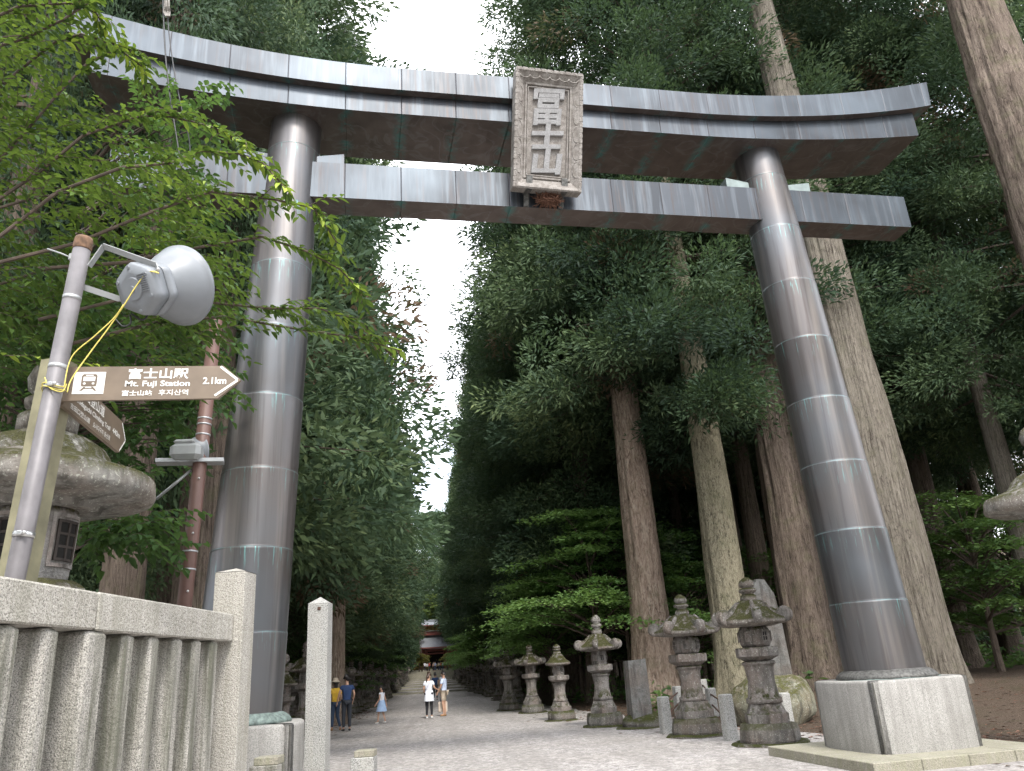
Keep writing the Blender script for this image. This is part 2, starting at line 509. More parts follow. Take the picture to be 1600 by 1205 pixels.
plain('grey_paint_pole', (.155, .145, .15), .5, .15, .22, 6, .002)
plain('rust', (.13, .075, .045), .9, 0, .5, 25, .004)
plain('olive_post', (.20, .185, .115), .7, 0, .3, 5, .003)
plain('sign_brown', (.165, .125, .09), .5, 0, .18, 5)
plain('sign_white', (.74, .72, .68), .55, 0, .1, 30)
plain('speaker_grey', (.20, .214, .232), .42, 0, .07, 6)
plain('steel', (.55, .55, .55), .3, .9, .1, 10)
plain('bracket_white', (.30, .31, .31), .45, .1, .08, 8)
plain('yellow_wire', (.62, .52, .12), .5, 0, .15, 20)
plain('black_cable', (.018, .018, .02), .5, 0, .2, 10)
plain('brown_paint', (.125, .068, .055), .5, .1, .15, 5, .001)
plain('galvanised', (.42, .43, .44), .45, .6, .15, 9)
plain('opening_shade', (.012, .011, .010), .9, 0, .2, 8)  # near-black plates paint the shade inside openings
plain('window_wood', (.045, .035, .03), .7, 0, .3, 10)
plain('dry_twigs', (.17, .085, .055), .9, 0, .5, 30)
granite('tablet_stone', (.35, .325, .30), (.22, .20, .185), (.12, .10, .085), .6, 46, .006)
granite('tablet_letters', (.33, .325, .325), (.24, .235, .235), (.16, .15, .145), .3, 46, .003)
M['rusty_iron'] = plain('rusty_iron', (.10, .055, .04), .8, .3, .4, 20)

# ------------------------------------------------------------------ ground, gravel avenue, steps
RISERS = [(78, .14), (86, .14), (96, .16), (106, .16), (117, .16), (129, .18)]
_py, _pz = [-60.0], [0.0]
_h = 0.0
for yy, hh in RISERS:
    _py += [yy, yy + .04]; _pz += [_h, _h + hh]; _h += hh
for k in range(8):
    yy = 141 + k * .7
    _py += [yy, yy + .04]; _pz += [_h, _h + .155]; _h += .155
_py.append(500.0); _pz.append(_h)
def zpath(Y): return float(np.interp(Y, _py, _pz))
def sstep(a, b, x):
    q = min(1, max(0, (x - a) / (b - a))); return q * q * (3 - 2 * q)
from mathutils import noise as mnoise
def gz(x, Y):
    z = zpath(Y)
    f = sstep(17, 24, Y)
    side = max(sstep(5.2, 9, x), sstep(4.6, 9, -x)) * .32 * f
    far = max(0, x - 9) * .018 * f + max(0, -x - 9) * .02 * f
    bump = mnoise.noise(Vector((x * .35, Y * .35, 0))) * .09 * f * max(sstep(5, 8, x), sstep(4.5, 8, -x))
    if Y > 60: side += sstep(4.5, 8, abs(x - .4)) * max(0, np.interp(Y, [60, 150], [0, .5]))
    return z + side + far + bump
ys = list(np.arange(-40, 60, 1.0)) + list(np.arange(60, 150, 3.0)) + [160, 180, 200, 240, 300, 420]
ys = sorted(set(ys + [q for q in _py if -40 < q < 420]))
xs = [-220, -150, -100, -70, -50, -40, -32, -26, -21, -17] + list(np.arange(-14, 18.1, .8)) + [21, 25, 30, 37, 46, 60, 80, 110, 150, 220]
b = MB()
vs = [(x, y, (gz(x, y) if y < 240 else gz(x, 240) + (y - 240) * .16) + max(0, abs(x) - 56) * .12) for y in ys for x in xs]
n = len(xs)
b.add(vs, [(j * n + i, j * n + i + 1, (j + 1) * n + i + 1, (j + 1) * n + i) for j in range(len(ys) - 1) for i in range(n - 1)], 0, True)
tag(b.build('ground', M['floor']), kind='structure')

def edge_r(Y):
    a = mnoise.noise(Vector((3.1, Y * .5, 0))) * .35 + mnoise.noise(Vector((7.7, Y * 1.7, 0))) * .15
    return float(np.interp(Y, [-40, 8, 11, 15, 18, 24, 40, 60, 140, 300], [30, 24, 10.5, 8.4, 7.2, 6.1, 5.0, 4.6, 4.4, 4.4])) + a
def edge_l(Y):
    a = mnoise.noise(Vector((13.1, Y * .5, 0))) * .3 + mnoise.noise(Vector((17.7, Y * 1.7, 0))) * .12
    return float(np.interp(Y, [-40, 8, 14, 20, 24, 40, 140, 300], [-26, -22, -9, -5.6, -4.6, -3.9, -3.6, -3.6])) - a
yg = sorted(set(list(np.arange(-30, 40, .4)) + list(np.arange(40, 150, 1.0)) + [160, 180, 200, 230] + [q for q in _py if -30 < q < 230]))
b = MB(); vs = []; fs = []
K = 26
for y in yg:
    l, r_ = edge_l(y), edge_r(y)
    for i in range(K + 1):
        x = l + (r_ - l) * i / K
        vs.append((x, y, gz(x, y) + .022))
for j in range(len(yg) - 1):
    for i in range(K): fs.append((j * (K + 1) + i, j * (K + 1) + i + 1, (j + 1) * (K + 1) + i + 1, (j + 1) * (K + 1) + i))
b.add(vs, fs, 0, True)
tag(b.build('gravel_path', M['gravel']), kind='structure')
# step stones across the avenue
b = MB()
for yy, hh in RISERS:
    x = -3.7
    z = zpath(yy - .1)
    while x < 4.4:
        L = random.uniform(1.1, 1.9)
        b.box((x + L / 2, yy + .16, z + (hh - .08) / 2 + .035), (L - .02, .36, hh + .09), bev=.015)
        x += L
for k in range(8):
    yy = 141 + k * .7
    x = -4.0; z = zpath(yy - .1)
    while x < 4.6:
        L = random.uniform(1.1, 1.9)
        b.box((x + L / 2, yy + .2, z + .085), (L - .02, .44, .20), bev=.015)
        x += L
tag(b.build('stone_steps', M['slab_stone']), kind='structure')
# fallen needles and twig litter on the gravel edges: uncountable
def litter():
    N = 5200
    b = MB()
    for i in range(N):
        if i % 3 == 0:
            Y = random.uniform(11, 34); x = edge_r(Y) + random.gauss(.8, 1.2)
        elif i % 3 == 1:
            Y = random.uniform(9, 24); x = random.uniform(7, 22)
        else:
            Y = random.uniform(20, 45); x = edge_l(Y) + random.gauss(0, .6)
        z = gz(x, Y) + .03
        a = random.uniform(0, 6.3); L = random.uniform(.03, .11); wd = random.uniform(.006, .03)
        c, s = cos(a), sin(a)
        b.add([(x - c * L, Y - s * L, z), (x + s * wd, Y - c * wd, z + .012), (x + c * L, Y + s * L, z), (x - s * wd, Y + c * wd, z + .006)], [(0, 1, 2, 3)], random.choice([0, 0, 1]))
    o = b.build('leaf_litter', [M['dry_twigs'], M['twig_brown']])
    tag(o, 'fallen brown needles and twigs scattered over the gravel edges', 'leaf litter', kind='stuff')
litter()

# ------------------------------------------------------------------ torii gate
TM = np.array([2.6555, 14.309]); TU = np.array([0.99626, 0.08635]); TN = np.array([TU[1], -TU[0]])
TYAW = atan2(TU[1], TU[0])
def onT(px, py, d):
    q = TM + TN * d
    r = ray(px, py)
    t_ = ((q[0] - CAMP[0]) * TN[0] + (q[1] - CAMP[1]) * TN[1]) / (r[0] * TN[0] + r[1] * TN[1])
    P = CAMP + r * t_
    return P
TORII = Matrix.Translation((TM[0], TM[1], 0)) @ Matrix.Rotation(TYAW, 4, 'Z')
GS = 0.84
SCL = Matrix.Translation((0, 0, EYE)) @ Matrix.Scale(GS, 4) @ Matrix.Translation((0, 0, -EYE))
TINV = TORII.inverted()
def toT(P): return TINV @ Vector((P[0], P[1], P[2]))

gate = thing('torii_gate', 'huge weathered copper torii gate spanning the gravel avenue on stone plinths', 'torii gate', (TM[0] * GS, TM[1] * GS, EYE * (1 - GS)), TYAW)
gate.scale = (GS, GS, GS)
PS = 5.765; LEAN = .38 / 7.38
ZT = 12.40
def rad_at(z): return .713 - .139 * (z - 1.12) / 7.38
for sgn in (-1, 1):
    prof = []; mis = []
    z = 1.07
    k = 0
    while z < ZT + .2:
        z2 = min(1.07 + 1.33 * (k + 1), ZT + .2)
        prof += [(rad_at(z), z + .001), (rad_at(z + .03), z + .03), (rad_at(z2) + .009, z2 - .03), (rad_at(z2) + .009, z2 - .002)]
        mis += [0, 0, 0, 0]
        z = z2; k += 1
    b = MB()
    Msh = Matrix(((1, 0, -sgn * LEAN, sgn * PS + sgn * LEAN * 1.12), (0, 1, 0, 0), (0, 0, 1, 0), (0, 0, 0, 1)))
    b.lathe(prof, 56, M=Msh)
    p = b.build('pillar', M['copper_pillar'], gate)
    b = MB()
    b.lathe([(.70, 1.03), (.875, 1.035), (.88, 1.08), (.85, 1.125), (.79, 1.17), (.735, 1.195), (.715, 1.20)], 48, c=(sgn * PS, 0, 0))
    q = b.build('base_collar', M['verdigris'] if sgn < 0 else M['dark_bronze'], p)
    roughen(q, .012, 4, sgn + 3)
    if sgn > 0:
        b = MB(); b.lathe([(.885, 1.034), (.915, 1.036), (.91, 1.05), (.88, 1.052)], 48, c=(sgn * PS, 0, 0), cap=False)
        q2 = b.build('collar_rim', M['verdigris'], p); roughen(q2, .02, 6, 2)
    # plinth: rounded square with notched corners
    def outline(a, inset):
        pts = []
        for qd in range(4):
            for i in range(22):
                u_ = -1 + 2 * (i + .5) / 22
                bul = .14 * (1 - abs(u_) ** 2.6)
                xx = a * u_ * (1 - .03 * (1 - abs(u_))); yy = -(a - .10 + bul)
                ee = (abs(u_) ** 14) * .16
                yy += ee
                yy += inset; xx *= (a - inset) / a
                ca, sa = cos(qd * pi / 2), sin(qd * pi / 2)
                pts.append((sgn * PS + xx * ca - yy * sa, xx * sa + yy * ca))
        return pts
    A = 1.02
    rings = [(outline(A, .0), -.12), (outline(A, -.0), 1.0), (outline(A, .008), 1.03), (outline(A, .035), 1.045)]
    vs = []; fs = []
    nn = len(rings[0][0])
    for pts, zz in rings: vs += [(x, y, zz) for x, y in pts]
    for j in range(len(rings) - 1):
        for i in range(nn): fs.append((j * nn + i, j * nn + (i + 1) % nn, (j + 1) * nn + (i + 1) % nn, (j + 1) * nn + i))
    fs.append(tuple(3 * nn + i for i in range(nn)))
    b = MB(); b.add(vs, fs); b.sm = [True] * (len(fs) - 1) + [False]
    for qd in range(4):
        P0c, P1c = rings[0][0][qd * 22 + 21], rings[0][0][(qd * 22 + 22) % 88]
        cx_, cy_ = (P0c[0] + P1c[0]) / 2, (P0c[1] + P1c[1]) / 2
        ux, uy = cx_ - sgn * PS, cy_; ul = math.hypot(ux, uy)
        b.box((cx_ + ux / ul * .012, cy_ + uy / ul * .012, .455), (.026, .026, 1.145), rz=pi / 4, mi=1)
    b.build('plinth', [M['plinth_granite'], M['joint']], gate)
    b = MB()
    for i in range(4):
        for j in range(2):
            x0 = -1.72 + .86 * i
            b.box((sgn * PS + x0 + .43, (-.86 if j == 0 else .86), -.215), (.852, 1.712, .21), bev=.012)
    b.build('base_slab', M['slab_stone'], gate)

def beam(name, half, ztop, zbot, yf, taper_end, mat, n=60, yback=None, ridge=0.0, crop=.0):
    yb = yf if yback is None else yback
    vs = []; fs = []
    for i in range(n + 1):
        s_ = -1 + 2 * i / n
        x = s_ * half
        zt, zb = ztop(x), zbot(x)
        xb = x - taper_end * np.sign(s_) * max(0, abs(s_) - .93) / .07
        vs += [(xb, -yf, zb), (x, -yf - crop, zt), (x, 0, zt + ridge), (x, yb + crop, zt), (xb, yb, zb)]
    m = 5
    for i in range(n):
        for k in range(m): fs.append((i * m + k, (i + 1) * m + k, (i + 1) * m + (k + 1) % m, i * m + (k + 1) % m))
    fs.append(tuple(range(m))); fs.append(tuple(n * m + k for k in range(m - 1, -1, -1)))
    fs = [tuple(reversed(f)) for f in fs]
    b = MB(); b.add(vs, fs)
    return b.build(name, mat, gate)
def up_(x, a, e, rise): return rise * (max(0, abs(x) - a) / (e - a)) ** 2
beam('top_lintel', 9.47, lambda x: 13.37 + up_(x, 3.2, 9.47, .90), lambda x: 12.82 + up_(x, 3.2, 9.47, .77), .95, .06, M['copper_beam'], ridge=.25)
beam('second_lintel', 9.0, lambda x: 12.815 + up_(x, 3.2, 9.47, .77), lambda x: 12.36 + up_(x, 3.2, 9.0, .46), .78, .0, M['copper_beam'])
beam('tie_beam', 8.57, lambda x: 11.41, lambda x: 10.60, .32, 0, M['copper_beam'], n=20)
for sgn in (-1, 1):
    for io in (-1, 1):
        xc = sgn * (PS - LEAN * 10.3) + io * .82
        b = MB()
        xa, xb_ = (xc - io * .5, xc + io * .21)
        vs = [(xa, -.2, 11.405), (xb_, -.2, 11.405), (xb_, .2, 11.405), (xa, .2, 11.405), (xa, -.2, 11.60), (xb_, -.2, 11.72), (xb_, .2, 11.72), (xa, .2, 11.60)]
        b.add(vs, [(3, 2, 1, 0), (4, 5, 6, 7), (0, 1, 5, 4), (1, 2, 6, 5), (2, 3, 7, 6), (3, 0, 4, 7)])
        b.build('wedge', M['pale_copper'] if sgn > 0 else M['copper_beam'], gate)

# ------------------------------------------------------------------ stone name tablet on the gate
Pb = toT(onT(853.5, 299.5, .66)); Pt = toT(onT(857.5, 114, 1.32))
yv = (Pt - Pb); TH = yv.length; yv.normalize()
xv = Vector((1, 0, 0)); xv = (xv - yv * xv.dot(yv)).normalized(); zv = xv.cross(yv)
TAB = Matrix(((xv.x, yv.x, zv.x, Pb.x), (xv.y, yv.y, zv.y, Pb.y), (xv.z, yv.z, zv.z, Pb.z), (0, 0, 0, 1)))
TW = 1.43
tab = thing('name_tablet', 'carved granite tablet with three large characters hung at the centre of the torii gate', 'name tablet', SCL @ TORII @ Pb)
tab.matrix_world = SCL @ TORII @ TAB
b = MB()
b.box((0, TH / 2, -.13), (TW - .1, TH - .1, .06), bev=.01)
b.box((0, TH * .515, -.06), (.84, TH * .745, .03))
b.build('panel', M['tablet_stone'], tab)
b = MB()
ox, oy0, oy1 = TW / 2, 0, TH
ix, iy0, iy1 = .43, TH * .125, TH * .868
def frame_ring(stops):   # stops: (t outer->inner, z)
    rings = []
    for t_, z in stops:
        x = ox + (ix - ox) * t_; y0 = oy0 + (iy0 - oy0) * t_; y1 = oy1 + (iy1 - oy1) * t_
        rings.append([(-x, y0, z), (x, y0, z), (x, y1, z), (-x, y1, z)])
    vs = [p for r in rings for p in r]
    fs = [(j * 4 + i, j * 4 + (i + 1) % 4, j * 4 + 4 + (i + 1) % 4, j * 4 + 4 + i) for j in range(len(rings) - 1) for i in range(4)]
    b.add(vs, fs)
frame_ring([(.12, -.20), (0, -.2), (0, .10), (.10, .12), (.22, .105), (.45, .055), (.75, .0), (.78, .03), (.9, .03), (.92, -.02), (.97, -.02), (.98, .01), (1.05, .01), (1.06, -.10)])
# ribs round the outer border
for sx in (-1, 1):
    ny = 22
    for i in range(ny):
        y = TH * (i + .5) / ny
        b.box((sx * (ox - .032), y, .0), (.075, TH / ny * .90, .235), bev=.010)
for i in range(11):
    x = -ox + TW * (i + .5) / 11
    b.box((x, TH - .03, .012), (TW / 11 * .90, .075, .235), bev=.012)
# scalloped line carving along the slopes
for sx in (-1, 1):
    ns = 5
    for i in range(ns):
        y0 = iy0 + (iy1 - iy0) * i / ns; y1 = iy0 + (iy1 - iy0) * (i + .92) / ns
        pts = []
        for k in range(9):
            a = pi * k / 8
            t_ = .28 + .32 * sin(a) ** .6
            pts.append((sx * (ox + (ix - ox) * t_), y0 + (y1 - y0) * (.5 - .5 * cos(a)), .118 - .16 * t_ + .012))
        b.tube(pts, .011, 5)
for i in range(6):
    x0 = -.62 + 1.24 * i / 6
    pts = [(x0 + 1.24 / 6 * (.5 - .5 * cos(pi * k / 6)), TH - .13 - .07 * sin(pi * k / 6), .085) for k in range(7)]
    b.tube(pts, .013, 5)
roughen(b.build('frame', M['tablet_stone'], tab), .006, 6, 1)
b = MB()
for i, chx in enumerate('冨士山'):
    vs, fs = text_mesh(chx, 1.0, .05, .018 if i == 0 else .030, 'LEFT', .012)
    x0, x1 = min(v.x for v in vs), max(v.x for v in vs); y0, y1 = min(v.y for v in vs), max(v.y for v in vs)
    wd, hh = [(.66, .80), (.68, .58), (.62, .56)][i]
    cyy = iy0 + (iy1 - iy0) * [.785, .46, .165][i]
    vs = [((v.x - (x0 + x1) / 2) / (x1 - x0) * wd + .05 * (v.y - (y0 + y1) / 2), (v.y - (y0 + y1) / 2) / (y1 - y0) * hh + cyy + .07 * (v.x - (x0 + x1) / 2), -.03 + v.z * .75) for v in vs]
    b.add(vs, fs)
b.build('lettering', M['tablet_letters'], tab)
for sx in (-1, 1):
    b = MB()
    b.box((sx * .37, .17, .055), (.125, .24, .03))
    b.box((sx * .37, .02, -.1), (.125, .05, .40))
    b.box((sx * .37, -.13, -.22), (.11, .30, .05))
    b.build('bracket', M['dark_bronze'], tab)
# bird's nest on the tie beam under the tablet
nest = MB()
for i in range(260):
    a = random.uniform(0, 2 * pi); rr = random.uniform(.0, .26)
    c0 = Vector((rr * cos(a), rr * sin(a) * .5, random.uniform(-.1, .08)))
    d = Vector((random.gauss(0, 1), random.gauss(0, .7), random.gauss(-.15, .6))).normalized() * random.uniform(.08, .2)
    nest.tube([c0 - d, c0 + Vector((0, 0, .02)), c0 + d], [.006, .007, .003], 4)
Nn = TORII @ (toT(onT(858, 311, .50)))
no = nest.build('birds_nest', M['dry_twigs']); no.location = SCL @ Nn; no.scale = (GS, GS, GS)
tag(no, 'untidy brown twig nest wedged under the stone tablet on the gate', 'bird nest')

# ------------------------------------------------------------------ granite fence in front, left
FZ = 2.25
A_ = atZ(366, 960, FZ); B_ = atZ(0, 899, FZ)
fe = (A_ - B_); fe[2] = 0; fe /= np.linalg.norm(fe)
FR = Matrix(((fe[1], fe[0], 0, A_[0]), (-fe[0], fe[1], 0, A_[1]), (0, 0, 1, 0), (0, 0, 0, 1)))   # local x: right of fence, y: along it away from camera
FRi = FR.inverted()
fence = thing('stone_fence', 'granite balustrade fence with thick top rail and square end post, beside the signpost', 'stone fence', (A_[0], A_[1], 0), -atan2(fe[0], fe[1]))
def on_fence(px, py, off=0.0):      # local (y,z) where a pixel meets the rail's face
    r = ray(px, py); nn_ = np.array([fe[1], -fe[0], 0])
    t_ = ((A_ + nn_ * off - CAMP) @ nn_) / (r @ nn_)
    P = CAMP + r * t_
    return FRi @ Vector(P)
joint = on_fence(155, 940).y
RH = .245
for y0, y1 in ((joint + .006, -.004), (joint - 2.1, joint - .006), (joint - 4.3, joint - 2.112)):
    b = MB(); b.box((-.125, (y0 + y1) / 2, FZ - RH / 2), (.25, y1 - y0, RH), bev=.012)
    o = b.build('top_rail', M['rail_granite'], fence); roughen(o, .006, 5, int(y0 * 10), sub=0)
spots = [on_fence(px, py, -.02).y for px, py in ((341, 1005), (315, 1003), (286, 1001), (250, 998), (211, 996), (91, 985), (17, 980))]
tk = on_fence(167, 998, -.0).y
pit = (spots[0] - spots[4]) / 4
ylist = [(s, .15) for s in spots[:5]] + [(tk, .24)] + [(tk - .13 - pit * (k + 1), .155) for k in range(8)]
for y1, wd in ylist:
    b = MB()
    thick = wd > .2
    b.box((-.125, y1 - wd / 2, 1.15 if not thick else 1.14), (.22 if not thick else .26, wd, 1.70 if not thick else 1.72), bev=.025)
    b.build('baluster' if not thick else 'middle_post', M['fence_granite'], fence)
b = MB(); b.box((-.125, -2.3, .15), (.36, 5.2, .30), bev=.02)
b.build('base_course', M['fence_granite'], fence)
pr = on_fence(381, 1000).x
b = MB()
PW = .30
b.box((.075 - PW / 2 + .01, PW / 2 + .004, 1.32), (PW, PW, 2.66), bev=.008)
b.add([(.075 - PW + .01, .004, 2.652), (.085, .004, 2.652), (.085, PW + .004, 2.652), (.075 - PW + .01, PW + .004, 2.652), (.085 - PW / 2, PW / 2, 2.70)], [(0, 1, 4), (1, 2, 4), (2, 3, 4), (3, 0, 4)])
b.build('end_post', M['rail_granite'], fence)

# tall granite post and the low two-tier posts
def tall_post():
    Y = 13.2
    P = atY(501, 935, Y)
    o = thing('granite_post', 'slender speckled granite post with pointed top standing beside the left plinth', 'stone post', (P[0], Y, 0), -.12)
    b = MB(); H_ = P[2] - .08
    b.box((0, 0, .3 + (H_ - .3) / 2), (.315, .315, H_ - .3), bev=.006)
    q = .155
    b.add([(-q, -q, H_ - .004), (q, -q, H_ - .004), (q, q, H_ - .004), (-q, q, H_ - .004), (0, 0, H_ + .10)], [(0, 1, 4), (1, 2, 4), (2, 3, 4), (3, 0, 4)])
    b.build('shaft', M['post_granite'], o)
    b = MB(); b.box((0, 0, .15), (.42, .42, .30), bev=.02, taper=.9); b.build('foot', M['slab_stone'], o)
    b = MB(); b.box((.02, -.162, H_ - .09), (.05, .012, .05)); b.build('metal_pin', M['rusty_iron'], o)
tall_post()
def low_post(px, py, Y, w_, lab, mat):
    P = atY(px, py, Y)
    o = thing('low_stone_post', lab, 'stone post', (P[0], Y, 0), -.1)
    b = MB(); b.box((0, 0, (P[2] - .085) / 2), (w_, w_, P[2] - .085), bev=.01); b.build('shaft', mat, o)
    b = MB(); b.box((.02, 0, P[2] - .045), (w_ * .86, w_ * .86, .08), bev=.008); b.build('cap', M['slab_stone'], o)
low_post(569, 1171, 11.4, .30, 'low pale granite post with a stepped mossy top on open gravel', M['post_granite'])
low_post(418, 1181, 9.6, .30, 'low mossy granite post right in front of the left plinth', M['fence_granite'])

# ------------------------------------------------------------------ signpost: olive square post with two arrow boards; grey pole strapped to it
def frame_matrix(o, x, up):
    x = Vector(x).normalized(); up = Vector(up); up = (up - x * up.dot(x)).normalized(); z = x.cross(up)
    return Matrix(((x.x, up.x, z.x, o[0]), (x.y, up.y, z.y, o[1]), (x.z, up.z, z.z, o[2]), (0, 0, 0, 1)))
def fit_text(b, txt, x0, x1, y0, y1, z, M_, off=.012):
    vs, fs = text_mesh(txt, 1.0, 0.0, off)
    ax, bx = min(v.x for v in vs), max(v.x for v in vs); ay, by = min(v.y for v in vs), max(v.y for v in vs)
    vs = [(x0 + (v.x - ax) / (bx - ax) * (x1 - x0), y0 + (v.y - ay) / (by - ay) * (y1 - y0), z) for v in vs]
    b.add(vs, fs, 0, False, M_)
YP = 5.45
post_top = atY(93, 566, YP); post_bot = atY(28, 900, YP)
dn = (post_bot - post_top) / (post_top[2] - post_bot[2])
post_bot = post_top + dn * post_top[2]
sp = thing('signpost', 'olive square signpost carrying two brown arrow signs behind the granite fence', 'signpost', tuple(post_bot))
spi = Matrix.Translation(Vector(post_bot)).inverted()
b = MB()
pv = Vector(post_top) - Vector(post_bot)
hw = .095
hw = .080
qx = Vector((1, -.30, 0)).normalized() * hw; qy = Vector((.30, 1, 0)).normalized() * hw
ring_ = [-qx - qy, qx - qy, qx + qy, -qx + qy]
b.add(ring_ + [q + pv for q in ring_], [(3, 2, 1, 0), (4, 5, 6, 7), (0, 1, 5, 4), (1, 2, 6, 5), (2, 3, 7, 6), (3, 0, 4, 7)])
b.build('post', M['olive_post'], sp)
YS = 5.31
TL = atY(98, 568.5, YS); TR = atY(342, 567, YS); BL = atY(96, 626, YS)
mpp = np.linalg.norm(TR - TL) / 244
M1 = spi @ frame_matrix(BL, TR - TL, TL - BL)
def px1(x, y): return ((x - 97) * mpp, (625.5 - y) * mpp)
b = MB()
out = [px1(70, 626), px1(337, 624.5), px1(371, 593), px1(342, 568), px1(72, 568)]
b.prism(out, -.028, 0, 0, M1)
s1 = b.build('sign_board', M['sign_brown'], sp)
s1['label'] = 'brown arrow board pointing right with a train symbol'
b = MB()
for txt, x0, x1, y0, y1 in (('富士山駅', 194, 288, 590.5, 571.5), ('Mt. Fuji Station', 190.5, 291.5, 606, 593), ('富士山站', 187.5, 234, 619, 609.3), ('후지산역', 244, 290, 618.7, 608.7), ('2.1km', 311.5, 348.5, 600, 588)):
    a0, b0 = px1(x0, y0); a1, b1 = px1(x1, y1)
    fit_text(b, txt, a0, a1, b0, b1, .003, M1, .022 if txt[0] in '富M2' else .012)
    b.build('lettering', M['sign_white'], s1); b = MB()
def strip(pts, wd, z=.003):
    for p, q in zip(pts[:-1], pts[1:]):
        d = Vector((q[0] - p[0], q[1] - p[1])); n_ = Vector((-d.y, d.x)).normalized() * wd / 2
        b.add([(p[0] - n_.x, p[1] - n_.y, z), (q[0] - n_.x, q[1] - n_.y, z), (q[0] + n_.x, q[1] + n_.y, z), (p[0] + n_.x, p[1] + n_.y, z)], [(0, 1, 2, 3)], 0, False, M1)
strip([px1(337.5, 569.5), px1(366, 592.5)], .016); strip([px1(366, 594), px1(332, 620)], .016, .0035)
b.build('chevron', M['sign_white'], s1)
b = MB()
x0, y0 = px1(111, 615); x1, y1 = px1(159, 577.5)
b.prism([(x0, y0), (x1, y0), (x1, y1), (x0, y1)], 0.0, .003, 0, M1)
def ic(u_, v_): return (x0 + (x1 - x0) * u_, y0 + (y1 - y0) * v_)
def poly(ps, z, mi): b.add([(p[0], p[1], z) for p in [ic(*q) for q in ps]], [tuple(range(len(ps)))], mi, False, M1)
poly([(.27, .34), (.73, .34), (.75, .42), (.75, .82), (.70, .90), (.30, .90), (.25, .82), (.25, .42)], .0045, 1)
poly([(.31, .58), (.69, .58), (.69, .78), (.31, .78)], .006, 0)
poly([(.38, .82), (.62, .82), (.62, .86), (.38, .86)], .006, 0)
for cx_ in (.36, .64): poly([(cx_ + .045 * cos(a * pi / 5), .47 + .05 * sin(a * pi / 5)) for a in range(10)], .006, 0)
poly([(.22, .14), (.30, .14), (.42, .32), (.35, .32)], .0045, 1); poly([(.70, .14), (.78, .14), (.65, .32), (.58, .32)], .0045, 1)
poly([(.31, .22), (.69, .22), (.69, .26), (.31, .26)], .0052, 1)
b.build('train_symbol', [M['sign_white'], M['sign_brown']], s1)
# second board, pointing away along the avenue
P0 = atY(104, 639, 5.40); P1 = atZ(186, 707, P0[2])
xd = P1 - P0; L2 = np.linalg.norm(xd)
M2 = spi @ frame_matrix(P0, xd, (0, 0, 1))
h2 = .262
b = MB()
b.prism([(-.06, 0), (L2, 0), (L2 + .13, h2 / 2), (L2, h2), (-.06, h2)], -.03, 0, 0, M2)
s2 = b.build('sign_board', M['sign_brown'], sp)
s2['label'] = 'brown arrow board pointing away along the avenue, half hidden'
b = MB()
for tx_, a_, c_, d_, e_, f_ in (('吉田口登山道', .10, L2 * .62, .60, .93, .02), ('Yoshidaguchi Climbing Trail', .06, L2 * .76, .34, .53, .02), ('吉田口登山道', .05, L2 * .38, .09, .25, .012),
                                ('요시다구치 등산로', L2 * .44, L2 * .78, .09, .25, .012), ('440m', L2 * .81, L2 * .97, .40, .58, .02)):
    b = MB(); fit_text(b, tx_, a_, c_, h2 * d_, h2 * e_, .003, M2, f_); b.build('lettering', M['sign_white'], s2)
b = MB()
def strip2(p, q, wd, z=.003):
    d = Vector((q[0] - p[0], q[1] - p[1])); n_ = Vector((-d.y, d.x)).normalized() * wd / 2
    b.add([(p[0] - n_.x, p[1] - n_.y, z), (q[0] - n_.x, q[1] - n_.y, z), (q[0] + n_.x, q[1] + n_.y, z), (p[0] + n_.x, p[1] + n_.y, z)], [(0, 1, 2, 3)], 0, False, M2)
strip2((L2 - .01, .012), (L2 + .11, h2 / 2), .016); strip2((L2 + .11, h2 / 2 + .002), (L2 - .01, h2 - .012), .016, .0035)
b.build('chevron', M['sign_white'], s2)

YG = 5.17
gt = atY(131, 376, YG); gb = atY(24, 900, YG)
gd = (gb - gt) / (gt[2] - gb[2]); g0 = gt + gd * gt[2]
gp = thing('grey_pole', 'grey steel pole with a rusty cap strapped in front of the square signpost', 'pole', tuple(g0))
def gpt(px, py): return Vector(atY(px, py, YG)) - Vector(g0)
topv = Vector(gt) - Vector(g0)
b = MB(); b.tube([(0, 0, 0), topv * .5, topv], .058, 24); b.build('tube', M['grey_paint_pole'], gp)
b = MB(); b.tube([topv * .983, topv * .985, topv * .999, topv * 1.004], [.060, .0615, .0615, .055], 24); b.build('cap', M['rust'], gp)
for px, py in ((113, 467), (89.5, 574)):
    p_ = gpt(px, py); tt = p_.dot(topv) / topv.length_squared
    b = MB(); b.tube([topv * (tt - .003), topv * (tt + .003)], .0597, 24); b.build('weld_ring', M['galvanised'], gp)
for px, py in ((84, 606), (35, 836)):
    p_ = gpt(px, py); tt = p_.dot(topv) / topv.length_squared
    b = MB(); b.tube([topv * (tt - .0035), topv * (tt + .0035)], .063, 24)
    q = topv * tt + Vector((.01, -.07, 0)); b.box(tuple(q), (.035, .04, .03), bev=.006); b.ball(tuple(q + Vector((.03, -.012, 0))), .013)
    b.build('clamp', M['steel'], gp)
b = MB(); b.tube([gpt(112, 403), gpt(95, 396), gpt(74, 389)], .006, 8); q = gpt(112, 403); b.box(tuple(q), (.03, .05, .055), bev=.008)
b.build('bolt_rod', M['bracket_white'], gp)

